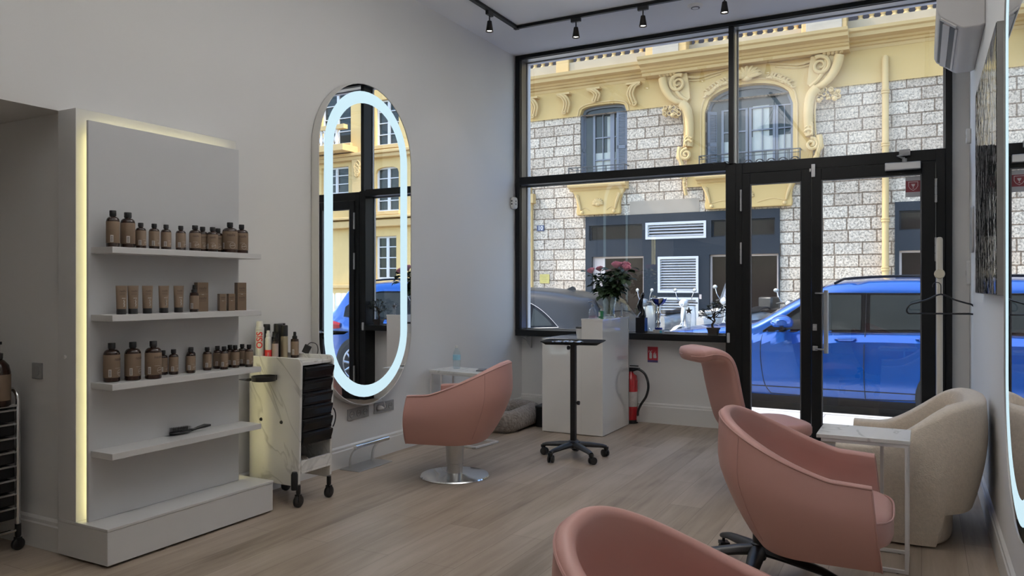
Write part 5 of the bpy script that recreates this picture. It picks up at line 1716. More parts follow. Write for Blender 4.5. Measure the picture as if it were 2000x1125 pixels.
# attic parapet with balusters
pp = MB()
pp.box(-14.5, 5.2, BY - .16, BY + .3, 7.28, 7.60).box(-14.5, 5.2, BY - .20, BY + .1, 8.18, 8.32)
pp.build('parapet', mat('weathered_ochre', (.40, .335, .23), .85, noise=(1.5, .22, 6)), bd, smooth=0)
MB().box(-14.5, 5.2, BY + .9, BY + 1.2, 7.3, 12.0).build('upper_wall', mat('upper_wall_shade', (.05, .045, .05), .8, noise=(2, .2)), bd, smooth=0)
pd = MB()
for x0, x1 in ((-6.45, -5.35), (-2.55, -1.55), (-9.15, -8.75), (-11.6, -11.0), (1.6, 2.4)):
    pd.box(x0, x1, BY - .42 if -6.6 < x0 < -1.4 else BY - .20, BY + .15, 7.30, 8.2)
pd.build('pedestal', OCHREP, bd, bevel=.02)
pd = MB().box(-6.25, -5.55, BY - .445, BY - .42, 7.36, 7.66).box(-2.45, -1.65, BY - .445, BY - .42, 7.38, 7.68)
pd.build('pedestal_panel', mat('pale_stone_block', (.38, .345, .28), .8, noise=(5, .15, 5)), bd, bevel=.01)
def balusters(parent, x0, x1, y, z0, z1, m, step=.24, mb=None):
    n = max(1, int((x1 - x0) / step)); h = z1 - z0
    mb = mb or MB()
    for k in range(n):
        x = x0 + (k + .5) * (x1 - x0) / n
        mb.lathe([(.075, z0), (.075, z0 + .05 * h), (.045, z0 + .12 * h), (.055, z0 + .18 * h), (.085, z0 + .36 * h), (.050, z0 + .62 * h), (.038, z0 + .80 * h), (.06, z0 + .88 * h), (.075, z0 + .94 * h), (.075, z1)], (x, y, 0), 10)
    return mb
mb = MB()
for a, b in ((-11.0, -9.25), (-8.65, -6.55), (-5.3, -2.6), (-1.4, 1.5), (2.5, 5.1)):
    balusters(bd, a, b, BY - .05, 7.60, 8.18, None, mb=mb)
mb.build('balusters', OCHREP, bd, smooth=50)['kind'] = 'stuff'

# windows of the main floor
def tall_window(w, leaves, shutters, bottom=None, dz=0):
    xa, xb, zb, sp, tp, p = w
    y = BY + .20
    root = MB()
    n = 20
    poly = [(xa, zb)] + [(xa + (xb - xa) * k / n, arch_z(xa + (xb - xa) * k / n, xa, xb, sp, tp, p)) for k in range(n + 1)] + [(xb, zb)]
    inn = [(xa + .07, zb + .05)] + [(xa + .07 + (xb - xa - .14) * k / n, arch_z(xa + .07 + (xb - xa - .14) * k / n, xa + .07, xb - .07, sp, tp - .07, p)) for k in range(n + 1)] + [(xb - .07, zb + .05)]
    rows = [[(a, y, b) for a, b in poly], [(a, y - .06, b) for a, b in poly], [(a, y - .06, b) for a, b in inn], [(a, y, b) for a, b in inn]]
    root.grid(rows, closed_u=True, closed_v=True)
    for x0, x1 in leaves:
        root.box(x0 - .035, x0 + .025, y - .055, y - .01, zb, sp + .05).box(x1 - .025, x1 + .035, y - .055, y - .01, zb, sp + .05)
        xm = (x0 + x1) / 2
        root.box(xm - .012, xm + .012, y - .04, y - .012, zb, sp + .04)
        for q in (.0, .34, .66, 1.0):
            zz_ = zb + .03 + (sp - zb) * q
            root.box(x0, x1, y - .045, y - .012, zz_ - .015, zz_ + .02)
    f = root.build('window', SHUTTER, bd, smooth=0)
    pm = MB(); pm.prism([(a, b) for a, b in poly], y + .0, y + .02, 'xz'); pm.build('pane', DARKPANE, f, smooth=0)
    cu_ = MB()
    for x0, x1, z0_, z1_ in bottom or []:
        rows = []
        for v in (0, 1):
            rows.append([(x0 + (x1 - x0) * k / 24, y - .004 + .003 * math.sin(k * 2.1), (z0_, z1_)[v]) for k in range(25)])
        cu_.grid(rows)
    if bottom: cu_.build('curtain', CURTAIN, f)
    for sx0, sx1, rot in shutters:
        s_ = MB(); wd_ = abs(sx1 - sx0)
        M = Matrix.Translation((sx0, BY + .05, 0)) @ Matrix.Rotation(R(rot), 4, 'Z')
        zt = sp - .05
        s_.box(0, wd_, -.02, .02, zb + .02, zb + .10, M).box(0, wd_, -.02, .02, zt, zt + .09, M).box(0, wd_, -.02, .02, (zb + zt) / 2, (zb + zt) / 2 + .09, M)
        s_.box(0, .06, -.02, .02, zb + .1, zt, M).box(wd_ - .06, wd_, -.02, .02, zb + .1, zt, M)
        q = zb + .11
        while q < zt - .02:
            s_.box(.06, wd_ - .06, -.012, .012, q, q + .022, M); q += .042
        s_.box(.06, wd_ - .06, .012, .016, zb + .1, zt, M)
        s_.build('shutter', SHUTTER, f, smooth=0)
    return f
tall_window(W1, [(-8.12, -7.62), (-7.55, -7.10)], [(-7.42, -7.12, 12), (-8.47, -8.30, 68)], [(-8.1, -7.15, 4.2, 5.05), (-7.75, -7.62, 5.05, 6.05), (-7.5, -7.2, 5.05, 6.0)])
tall_window(W2, [(-4.55, -3.95), (-3.85, -3.28), (-3.20, -2.85)], [(-4.92, -4.62, 40)], [(-4.6, -4.2, 4.2, 5.05), (-3.85, -2.85, 4.2, 5.12), (-3.8, -3.4, 5.12, 5.9)])
tall_window(W0, [(-11.9, -11.4)], [])

# iron railings
def railing(x0, x1, z0, z1, y, step=.085):
    m = MB()
    m.box(x0, x1, y - .018, y + .018, z1 - .022, z1).box(x0, x1, y - .012, y + .012, z0, z0 + .02).box(x0, x1, y - .010, y + .010, z1 - .10, z1 - .085)
    for x in (x0, x1 - .025):
        m.box(x, x + .025, y - .012, BY, z1 - .022, z1).box(x, x + .025, y - .012, y + .012, z0, z1)
    n = int((x1 - x0) / (step * 3.2))
    for k in range(n):
        cx = x0 + (k + .5) * (x1 - x0) / n; r = (x1 - x0) / n * .40; cz = (z0 + z1 - .09) / 2
        for sg in (-1, 1):
            m.tube([(cx + sg * (r * (1 - .75 * q / 22)) * math.cos(q * .36), y, cz + .9 * r * (1 - .75 * q / 22) * math.sin(q * .36)) for q in range(23)], .009, 4)
        m.tube([(cx - r * 1.1, y, z0), (cx - r * 1.1, y, z1)], .010, 5).tube([(cx + r * 1.1, y, z0), (cx + r * 1.1, y, z1)], .010, 5)
    return m.build('balcony_railing', IRON, bd, smooth=50)
railing(-8.72, -7.05, 4.18, 4.62, BY - .30)
railing(-5.05, -2.58, 4.18, 4.66, BY - .34)
railing(-12.5, -10.05, 4.18, 4.62, BY - .30)
def sill(x0, x1, t=.30):
    p = [(BY, 3.98), (BY - .12, 3.98), (BY - .16, 4.04), (BY - t + .03, 4.06), (BY - t, 4.10), (BY - t, 4.17), (BY, 4.18)]
    m = MB().prism(p, x0, x1, 'yz')
    return m.build('window_sill', OCHREP, bd, smooth=25)
def apron(x0, x1):
    xc = (x0 + x1) / 2; hw = (x1 - x0) / 2
    left = [(-hw, 3.98), (-hw + .04, 3.9), (-hw + .12, 3.72), (-hw + .14, 3.55), (-hw + .12, 3.4), (-hw + .14, 3.30)]
    poly = [(xc + a, b) for a, b in left] + [(xc - a, b) for a, b in left[::-1]]
    o = MB().prism(poly, BY - .14, BY, 'xz').build('window_apron', OCHRE, bd, bevel=.02)
    d = MB()
    for sg in (-1, 1):
        d.tube([(xc + sg * (hw - .16) + sg * .055 * math.cos(q * .5) * (1 - q / 30), BY - .17, 3.80 + .055 * math.sin(q * .5) * (1 - q / 30)) for q in range(24)], .018, 6)
        d.tube(smooth_path([(xc + sg * (hw - .13), BY - .16, 3.86), (xc + sg * (hw - .22), BY - .17, 3.62), (xc + sg * (hw - .26), BY - .16, 3.45)], 6), [.05 - .002 * k for k in range(13)], 8)
        d.sphere((xc + sg * (hw - .30), BY - .15, 3.37), .05)
        d.tube(smooth_path([(xc + sg * (hw - .26), BY - .145, 3.43), (xc + sg * hw * .5, BY - .145, 3.50), (xc + sg * .25, BY - .145, 3.42)], 6), .012, 5)
    for k in range(9):
        a = R(-10 + 25 * k)
        d.tube(smooth_path([(xc, BY - .16, 3.60), (xc + .10 * math.cos(a), BY - .17, 3.60 + .08 * math.sin(a)), (xc + .17 * math.cos(a), BY - .15, 3.60 + .15 * math.sin(a))], 4), [.02, .025, .03, .034, .035, .034, .03, .02, .008], 6)
    d.sphere((xc, BY - .16, 3.58), .07, sc=(1.2, .7, .8))
    d.build('carved_ornament', OCHREP, o)
for a, b in ((-8.75, -7.05), (-5.15, -2.60), (-12.6, -10.0)):
    sill(a, b, .32 if a < -6 else .36); apron(a + .08, b - .08)
MB().box(-7.02, -5.12, BY - .015, BY + .02, 3.26, 3.62).build('plain_course', mat('plain_brown_stone', (.33, .275, .21), .8, noise=(3, .15, 5)), bd, smooth=0)

# carved scrolls and corbels
def spiral(cx, cz, r0, turns, a0, sg, n, y):
    return [(cx + sg * r0 * (1 - .85 * k / n) * math.cos(a0 + turns * 2 * PI * k / n), y, cz + r0 * (1 - .85 * k / n) * math.sin(a0 + turns * 2 * PI * k / n)) for k in range(n + 1)]
def small_corbel(xc, z0, z1, sg=1):
    m = MB(); h = z1 - z0; y = BY - .10
    p = smooth_path([(xc - sg * .10, y - .08, z1), (xc + sg * .02, y - .09, z1 - .12 * h), (xc + sg * .10, y - .06, z1 - .42 * h), (xc + sg * .06, y - .03, z1 - .72 * h), (xc + sg * .02, y - .01, z0 + .08 * h)], 6)
    for off in (-.075, 0, .075):
        m.tube([(a + off, b - (.02 if off == 0 else 0), c) for a, b, c in p], [.036 - .010 * k / (len(p) - 1) for k in range(len(p))], 7)
    m.tube(spiral(xc, z0 + .06, .075, 1.4, R(90), sg, 22, y - .02), .022, 6)
    m.box(xc - .20, xc + .20, y - .12, BY, z1, z1 + .05)
    return m.build('corbel', OCHREP, bd)
for x, z0, z1, sg in ((-9.93, 6.18, 6.72, 1), (-8.93, 6.18, 6.72, 1), (-8.02, 6.42, 6.76, 1), (-6.86, 6.2, 6.76, -1), (-11.5, 6.42, 6.76, 1), (.72, 6.25, 6.72, 1)):
    small_corbel(x, z0, z1, sg)
def big_scroll(xo, sg):
    """xo: outer top corner of the bay; sg = +1 when the bay lies to the right"""
    m = MB(); y = BY - .26
    def P(dx, z, dy=0): return (xo + sg * dx, y + dy, z)
    m.prism([(xo + sg * a, b) for a, b in ((.02, 6.86), (.04, 6.62), (.14, 6.36), (.36, 6.15), (.62, 6.08), (.74, 6.2), (.72, 6.5), (.66, 6.86))], BY - .24, BY, 'xz')
    m.tube(spiral(xo + sg * .44, 6.60, .23, 1.7, R(60), sg, 36, y - .03), [.055 - .0010 * k for k in range(37)], 8)
    s1 = smooth_path([P(.02, 6.80), P(.08, 6.55), P(.22, 6.30), P(.42, 6.13), P(.66, 6.10, .08)], 6)
    m.tube(s1, [.11, .11, .115, .115, .115, .115, .11, .11, .11, .105, .10, .10, .095, .09, .09, .085, .08, .08, .075, .07, .065, .06, .055, .05, .04][:len(s1)], 10)
    s1 = smooth_path([P(.30, 6.82), P(.36, 6.5), P(.50, 6.27), P(.68, 6.14, .05)], 6)
    m.tube(s1, .05, 8)
    s2 = smooth_path([P(.52, 6.08, .05), P(.66, 5.92, .04), P(.72, 5.6, .06), P(.72, 5.2, .08), P(.70, 4.95, .08)], 6)
    m.tube(s2, [.13 - .0012 * k for k in range(len(s2))], 10)
    m.tube([(a - sg * .14, b + .04, c) for a, b, c in s2], .03, 6)
    for k in range(3):
        m.tube(spiral(xo + sg * .68, 5.20 - .10 * k, .10 + .015 * k, .6, R(20), sg, 14, y + .02 - .02 * k), .03, 6)
    m.tube(spiral(xo + sg * .64, 4.74, .15, 1.6, R(80), sg, 30, y + .02), .045, 8)
    m.tube(spiral(xo + sg * .46, 4.70, .11, 1.3, R(100), -sg, 24, y + .06), .035, 7)
    m.tube(smooth_path([P(.48, 4.95, .06), P(.46, 4.75, .05), P(.52, 4.5, .06), P(.58, 4.25, .1), P(.56, 4.0, .14), P(.60, 3.7, .18)], 6), [.075] * 10 + [.06] * 10 + [.045] * 11, 8)
    for k in range(5):
        m.sphere(P(.56 + .05 * math.sin(k * 2.2), 4.42 - .13 * k, .06 + .02 * k), .06 - .005 * k)
    rr_ = random.Random(5 + sg)
    for k in range(17):
        m.sphere(P(.28 + rr_.uniform(-.24, .26), 5.93 + rr_.uniform(-.17, .15), rr_.uniform(.02, .14)), rr_.uniform(.035, .065))
    for k in range(9):
        cx, cz = .26 + rr_.uniform(-.22, .2), 5.90 + rr_.uniform(-.15, .13)
        m.tube([P(cx + .05 * math.cos(q), cz + .05 * math.sin(q), .02) for q in [2 * PI * j / 10 for j in range(10)]], .016, 5, closed=True)
    for k in range(5):
        m.tube(smooth_path([P(.0 + .09 * k, 6.84, 0), P(-.03 + .095 * k, 6.90, -.05), P(.0 + .10 * k, 6.94, -.10)], 4), [.035, .045, .05, .05, .05, .045, .04, .03, .02], 6)
    m.tube(smooth_path([P(.62, 6.78, .1), P(.95, 6.74, .14), P(1.35, 6.80, .14), P(1.70, 6.86, .14)], 6), [.035] * 8 + [.025] * 11, 6)
    m.tube(smooth_path([P(.62, 6.70, .12), P(1.0, 6.66, .15), P(1.5, 6.76, .15)], 6), .02, 6)
    return m.build('carved_scroll', OCHREP, bd)
big_scroll(-6.05, 1); big_scroll(-1.70, -1)
m = MB(); rr_ = random.Random(9)
for k in range(9):
    a = R(180 * k / 8)
    m.tube(smooth_path([(-3.87, BY - .22, 6.56), (-3.87 + .20 * math.cos(a), BY - .26, 6.58 + .15 * math.sin(a)), (-3.87 + .36 * math.cos(a), BY - .22, 6.60 + .24 * math.sin(a))], 4), [.03, .04, .05, .055, .055, .05, .04, .03, .02], 6)
m.sphere((-3.87, BY - .2, 6.54), .10, sc=(1.3, .7, .8))
for sg in (-1, 1):
    for k in range(16):
        v = k / 15
        x = -3.87 + sg * (.50 + .52 * v); z = arch_z(x, W2[0] - .12, W2[1] + .12, W2[3], W2[4] + .15, 2.3) + .03 - .05 * v
        m.sphere((x + rr_.uniform(-.02, .02), BY - .15, z + rr_.uniform(-.05, .07)), rr_.uniform(.03, .055), sc=(1.3, .7, 1))
        m.tube(smooth_path([(x, BY - .15, z), (x + sg * .06, BY - .17, z + .07 * (-1) ** k), (x + sg * .13, BY - .14, z + .05 * (-1) ** k)], 3), [.02, .026, .028, .026, .02, .012, .006], 5)
m.build('arch_garland', OCHREP, bd)
# pilaster beside the doorway at the far left
m = MB().box(-10.28, -9.96, BY - .12, BY + .05, -.2, 3.95).box(-10.36, -9.88, BY - .2, BY, 3.72, 3.98)
for k in range(12):
    z = 3.55 - .22 * k
    m.tube(spiral(-10.10, z, .09 - .003 * k, 1.3, R(90 + 180 * (k % 2)), 1 if k % 2 else -1, 18, BY - .14), .028, 6)
m.build('door_pilaster', OCHREP, bd, bevel=.01)
MB().box(-13.0, -10.25, BY + .3, BY + .34, -.2, 3.9).build('street_door', mat('dark_wood_door', (.05, .03, .02), .5, noise=(3, .3)), bd, smooth=0)

# grey shopfront
def shopfront(label, x0, x1, z1, wins, grilles, group=None):
    t = thing('shopfront', label, 'shopfront', ((x0 + x1) / 2, BY, 0), 0, group)
    ox = (x0 + x1) / 2
    ops = [(a, b, z0, z2, z2, 2) for a, b, z0, z2, k in wins] + [(a, b, z0, z2, z2, 2) for a, b, z0, z2 in grilles]
    f = facade(x0, x1, -.2, z1, ops, BY - .05, .25)
    f.v = [(p[0] - ox, p[1] - BY, p[2]) for p in f.v]
    f.build('panel_front', SLATE, t, smooth=0)
    FR = mat('beige_frame', (.52, .43, .38), .5, noise=(5, .05))
    for a, b, z0, z2, kind in wins:
        a -= ox; b -= ox
        w = MB(); fw = .05 if kind else .035
        w.box(a, a + fw, .06, .12, z0, z2).box(b - fw, b, .06, .12, z0, z2).box(a + fw, b - fw, .06, .12, z2 - fw, z2).box(a + fw, b - fw, .06, .12, z0, z0 + fw)
        if kind == 2: w.box(a + fw, a + .35, .05, .12, z0, z2 - fw)
        o = w.build('shop_window', FR if kind else SLATE, t, smooth=0)
        MB().box(a + fw, b - fw, .085, .095, z0 + fw, z2 - fw).build('pane', BROWNPANE, o, smooth=0)
    for a, b, z0, z2 in grilles:
        a -= ox; b -= ox
        g_ = MB(); fw = .065
        g_.box(a, a + fw, -.075, .02, z0, z2).box(b - fw, b, -.075, .02, z0, z2).box(a + fw, b - fw, -.075, .02, z2 - fw, z2).box(a + fw, b - fw, -.075, .02, z0, z0 + fw)
        n = max(3, int((z2 - z0 - 2 * fw) / .068))
        for k in range(n):
            z = z0 + fw + (k + .5) * (z2 - z0 - 2 * fw) / n
            g_.prism([(-.065, z - .022), (-.058, z - .028), (.012, z + .012), (.005, z + .02)], a + fw, b - fw, 'yz')
        o = g_.build('vent_grille', GRILLE, t, smooth=0)
        MB().box(a + fw, b - fw, .03, .05, z0 + fw, z2 - fw).build('grille_back', mat('grille_dark', (.03, .035, .04), .6, noise=(4, .1)), o, smooth=0)
    return t
s1 = shopfront('slate grey shopfront with white vent grilles behind the parked scooters', -8.31, -3.11, 3.25,
          [(-8.20, -6.66, 2.58, 3.0, 0), (-4.80, -3.22, 2.58, 3.02, 0), (-8.12, -6.62, -.15, 2.13, 2), (-4.85, -3.14, .55, 2.13, 1)],
          [(-6.56, -4.93, 2.57, 3.02), (-6.22, -5.13, 1.14, 2.10), (-6.22, -5.13, -.02, 1.02)])
MB().box(.60, .66, -.058, -.05, .98, 1.10).build('door_buzzer', mat('beige_frame', (.5, .4, .35)), s1)
shopfront('slate grey shopfront partly seen through the right-hand door leaf', -.55, 4.4, 3.27,
          [(-.46, 1.6, 2.60, 3.06, 0), (1.8, 4.2, 2.6, 3.06, 0), (-.46, 1.6, -.1, 2.14, 1), (1.8, 4.2, .5, 2.14, 1)], [])

# drainpipe, number plate, plaque
dp = thing('drainpipe', 'ochre drainpipe running down the stone wall across the street', 'drainpipe', (-.745, BY - .11, 0))
MB().tube([(0, .12, 6.66), (0, .02, 6.64), (0, 0, 6.55), (0, 0, -.05)], .072, 14).build('pipe', OCHREP, dp)
for z in (5.85, 4.62, 2.86, 1.72):
    MB().lathe([(.074, z - .05), (.092, z - .045), (.092, z - .015), (.078, z), (.092, z + .015), (.092, z + .045), (.074, z + .05)], n=16).build('pipe_collar', OCHREP, dp)
npl = thing('house_number', 'blue house number plate 10 on the stone wall', 'number plate', (-9.72, BY - .03, 2.99))
MB().box(-.115, .115, 0, .02, -.085, .085).build('plate', mat('enamel_blue', (.012, .03, .10), .3, noise=(5, .1)), npl)
w = MB(); text_flat(w, '10', .17, Matrix.Translation((0, -.002, 0)) @ Matrix.Rotation(R(90), 4, 'X'), .001, .004)
w.build('number', PRINTW, npl, smooth=0)
pq = thing('brass_plaque', 'yellow brass plaque on the stone wall below the number plate', 'plaque', (-9.59, BY - .03, 1.53))
MB().box(-.15, .15, 0, .02, -.13, .13).build('plate', mat('brass_yellow', (.46, .38, .10), .45, noise=(9, .12)), pq)
w = MB()
for k, (a, b) in enumerate(((-.11, .11), (-.05, .05), (-.09, .10), (-.06, .06))):
    w.box(a, b, -.002, 0, .075 - .05 * k, .082 - .05 * k)
w.build('engraving', mat('brass_dark', (.22, .18, .05), .5, noise=(9, .1)), pq)

# ------------------------------------------------------------------ ochre building further right, seen in the mirror
b2 = thing('ochre_building', 'ochre apartment building reflected in the left mirror', 'building', (0, 0, 0))
wins2 = [(8.0, 8.85, 1.55, 2.95, 2.95, 2), (7.9, 8.85, 3.75, 5.0, 5.2, 2.5), (7.9, 8.85, 5.9, 7.4, 7.4, 2), (10.0, 11.2, 4.2, 5.35, 5.35, 2), (9.9, 11.2, 6.1, 7.9, 7.9, 2), (5.9, 6.8, 3.75, 5.0, 5.2, 2.5), (5.9, 6.8, 5.9, 7.4, 7.4, 2), (12.4, 13.6, 4.2, 5.35, 5.35, 2), (12.4, 13.6, 6.1, 7.9, 7.9, 2)]
facade(5.2, 16, -.2, 11, wins2, BY - .1, .4).build('ochre_wall', mat('bright_ochre', (.62, .45, .19), .8, noise=(1.2, .05, 5)), b2, smooth=0)
GP = MB().box(9.05, 9.85, BY - .115, BY - .1, 1.6, 2.9).box(7.0, 7.25, BY - .115, BY - .1, .5, 5.2)
GP.build('stone_panel', GREYSTONE, b2, smooth=0)
m = MB()
for z, h, d in ((3.25, .22, .22), (3.52, .08, .3), (5.50, .12, .2), (5.62, .1, .28), (1.25, .12, .12)):
    m.box(5.2, 16, BY - .1 - d, BY - .1, z, z + h)
m.box(9.15, 9.75, BY - .35, BY - .1, 3.0, 3.4).box(9.2, 9.7, BY - .3, BY - .1, 3.6, 5.5).box(8.95, 9.1, BY - .2, BY - .1, 5.9, 9)
m.build('string_course', OCHREP, b2, bevel=.02)
m = MB(); 
for k in range(6):
    m.tube(spiral(9.45, 5.3 - .06 * k, .16 - .012 * k, 1.2, R(90), (-1) ** k, 16, BY - .32), .03, 6)
m.build('carved_ornament', OCHREP, b2)
FRW = mat('white_window_frame', (.60, .62, .63), .5, noise=(4, .05))
for a, b, z0, zs_, z1, p in wins2:
    y = BY + .05
    w = MB()
    w.box(a, a + .06, y - .05, y, z0, z1).box(b - .06, b, y - .05, y, z0, z1).box(a + .06, b - .06, y - .05, y, z1 - .06, z1).box(a + .06, b - .06, y - .05, y, z0, z0 + .06)
    xm = (a + b) / 2
    w.box(xm - .05, xm + .05, y - .05, y, z0 + .06, z1 - .06)
    for q in (1, 2, 3):
        zz_ = z0 + (z1 - z0) * q / 4
        w.box(a + .06, xm - .05, y - .04, y, zz_ - .015, zz_ + .015).box(xm + .05, b - .06, y - .04, y, zz_ - .015, zz_ + .015)
    f = w.build('window', FRW, b2, smooth=0)
    MB().box(a, b, y, y + .02, z0, z1).build('pane', DARKPANE, f, smooth=0)
    MB().box(a - .08, b + .08, BY - .22, BY - .1, z0 - .12, z0).build('window_sill', OCHREP, f, bevel=.01)
m = MB().box(9.6, 16, BY - .8, BY - .6, 6.46, 6.60).box(9.6, 16, BY - .85, BY - .1, 5.75, 5.95)
m.build('balcony_slab', OCHREP, b2, smooth=0)
mb = MB()
balusters(b2, 9.9, 12.2, BY - .7, 5.95, 6.46, None, .16, mb)
mb.build('balusters', TRIM, b2, smooth=50)['kind'] = 'stuff'

# pavement posts seen in the mirror
for i, x in enumerate((4.2, 4.5, 4.85)):
    bp_ = thing('bollard', ['white bollard left of three reflected behind the blue car', 'white bollard in the middle of three reflected behind the blue car', 'white bollard right of three reflected behind the blue car'][2 - i], 'bollard', (x, 13.1 + .15 * i, GZ), 0, 'white bollards across the road')
    MB().lathe([(.075, 0), (.075, 1.3), (.06, 1.35), (.0005, 1.36)], n=18).build('post', TRIM, bp_)

# ------------------------------------------------------------------ vehicles
GLASSCAR = mat('car_glass', (.028, .034, .034), .03, 0, spec=.12, noise=(2, .2))
TYRE = mat('tyre_rubber', (.015, .015, .016), .8, noise=(20, .15))
ALLOY = mat('alloy_wheel', (.45, .45, .46), .25, .9, noise=(9, .05))
TAIL = mat('tail_lamp_red', (.42, .006, .010), .3, spec=.2, noise=(9, .1))
LAMPCLR = mat('headlamp_clear', (.6, .63, .66), .08, .4, noise=(9, .05))

def interp(pts, x):
    if x <= pts[0][0]: return pts[0][1]
    for i in range(len(pts) - 1):
        a, b = pts[i], pts[i + 1]
        if x <= b[0]:
            p0 = pts[max(0, i - 1)]; p3 = pts[min(len(pts) - 1, i + 2)]
            t = (x - a[0]) / (b[0] - a[0])
            m1 = (b[1] - p0[1]) / (b[0] - p0[0]); m2 = (p3[1] - a[1]) / (p3[0] - a[0])
            h = b[0] - a[0]
            return (2 * t ** 3 - 3 * t * t + 1) * a[1] + (t ** 3 - 2 * t * t + t) * h * m1 + (-2 * t ** 3 + 3 * t * t) * b[1] + (t ** 3 - t * t) * h * m2
    return pts[-1][1]

def make_car(name, label, loc, rotz, paint, L, W, H, top, belt, wins, axles, wheel_r, doors, group=None, roof_rails=True, roofmat=None):
    """front at local x = 0, tail at x = L, ground at z = 0"""
    t = thing(name, label, 'car', loc, rotz, group)
    hw = W / 2
    zb = .20
    def plan(x):
        f = 1.0
        if x < .75: f -= .24 * ((.75 - x) / .75) ** 2.4
        if x > L - .7: f -= .17 * ((x - L + .7) / .7) ** 2.2
        return f
    def zt(x): return interp(top, x)
    def side(x, z):
        b = interp(belt, x)
        f = plan(x)
        y = hw
        if z < .45: y -= .07 * ((.45 - z) / .25) ** 1.6
        elif z < b: 
            v = (z - .45) / (b - .45)
            y += .012 * math.sin(v * PI) - .085 * sstep(.78, .95, v) + .014 * sstep(.66, .78, v) * (1 - sstep(.78, .9, v)) - .012 * math.sin(PI * min(1, v / .62))
        else:
            v = (z - b) / (H - b)
            y -= .085 + .15 * v + .05 * v * v
        e = zt(x) - z
        rr = .085
        if e < rr: y -= rr * (1 - math.sqrt(max(0, 1 - ((rr - e) / rr) ** 2))) * 1.0
        return y * f
    xs = sorted(set([0, .03, .07, .12] + [.2 + .11 * k for k in range(int((L - .4) / .11))] + [L - .2, L - .12, L - .06, L - .02, L] + [p[0] for p in top]))
    def section(x):
        z1 = zt(x)
        bb = zb + .10 * max(0, 1 - x / .35) + .14 * max(0, (x - L + .45) / .45)
        near = []
        K = 18
        for k in range(K + 1):
            v = k / K
            z = bb + (z1 - bb) * (1 - (1 - v) ** 1.25)
            near.append((side(x, z), z))
        ye = near[-1][0]
        crown = .035 if z1 > 1.2 else .03
        topp = [(ye * (1 - k / 5), z1 + crown * (1 - (1 - k / 5) ** 2)) for k in range(1, 6)]
        pts = [(x, -y, z) for y, z in near] + [(x, -y, z) for y, z in topp] + [(x, y, z) for y, z in topp[-2::-1]] + [(x, y, z) for y, z in near[::-1]]
        return pts
    MB().grid([section(x) for x in xs], closed_u=True, cap0=True, cap1=True).build('car_body', paint, t, smooth=32)
    def side_patch(mb, x0, x1, lo, hi, off, n=16, m=6, both=True):
        for sg in ((-1, 1) if both else (-1,)):
            rows = []
            for j in range(m + 1):
                r = []
                for i in range(n + 1):
                    x = x0 + (x1 - x0) * i / n
                    a = lo(x) if callable(lo) else lo; b = hi(x) if callable(hi) else hi
                    z = a + (max(b, a + .001) - a) * j / m
                    r.append((x, sg * (side(x, z) + off), z))
                rows.append(r)
            mb.grid(rows)
    # glazing
    tb, tx0, tx1, thi = wins['trim']
    m = MB(); side_patch(m, tx0, tx1, lambda x: interp(belt, x) - .012, thi, .004, 40)
    tr_ = m.build('window_trim', mat('black_pillar_gloss', (.004, .004, .005), .2, spec=.12, noise=(8, .1)), t)
    for (x0, x1, hi) in wins['glass']:
        m = MB(); side_patch(m, x0, x1, lambda x: interp(belt, x) + .015, hi, .008, 20)
        m.build('side_window', GLASSCAR, t)
    m = MB()
    for sg in (-1, 1):
        for fn in (thi, lambda x: interp(belt, x) - .012):
            m.tube([(x, sg * (side(x, max(fn(x), interp(belt, x) - .012)) + .005), max(fn(x), interp(belt, x) - .012)) for x in [tx0 + (tx1 - tx0) * k / 40 for k in range(41)]], .004, 5)
    m.build('window_seal', wins.get('seal', BLACKGL), tr_)
    def top_patch(x0, x1, k0, k1, off, name, mt):
        m = MB(); rows = []
        for i in range(13):
            x = x0 + (x1 - x0) * i / 12
            z1 = zt(x); ye = side(x, z1)
            kk = k0 + (k1 - k0) * i / 12
            r = []
            for j in range(13):
                q = -1 + 2 * j / 12
                s_ = abs(q) * kk
                r.append((x, q * kk * ye * 1.0, z1 + .035 * (1 - s_ ** 2) + off))
            rows.append(r)
        m.grid(rows); return m.build(name, mt, t)
    top_patch(wins['screen'][0], wins['screen'][1], .96, .94, .012, 'windscreen', GLASSCAR)
    top_patch(wins['rear'][0], wins['rear'][1], .92, .90, .014, 'rear_window', GLASSCAR)
    # seams, handles, sills
    for d in doors:
        m = MB()
        for sg in (-1, 1):
            m.tube([(x, sg * (side(x, z) + .0005), z) for x, z in smooth_path_2(d)], .0045, 5)
        m.build('door_seam', BLACKPL, t)
    m = MB(); side_patch(m, axles[0] + wheel_r + .02, axles[1] - wheel_r - .02, .20, .285, .006); side_patch(m, axles[0] + wheel_r + .05, axles[1] - wheel_r - .05, .375, .385, .004, 16, 1)
    m.build('sill_trim', BLACKPL, t)
    for hx in wins['handles']:
        m = MB(); hz = interp(belt, hx) - .085
        for sg in (-1, 1):
            m.tube([(hx - .11, sg * (side(hx - .11, hz) + .004), hz), (hx - .08, sg * (side(hx, hz) + .032), hz + .004), (hx + .06, sg * (side(hx, hz) + .034), hz + .010), (hx + .10, sg * (side(hx + .1, hz) + .004), hz + .012)], [.013, .017, .017, .012], 8, flat=.7)
        m.build('door_handle', paint, t)
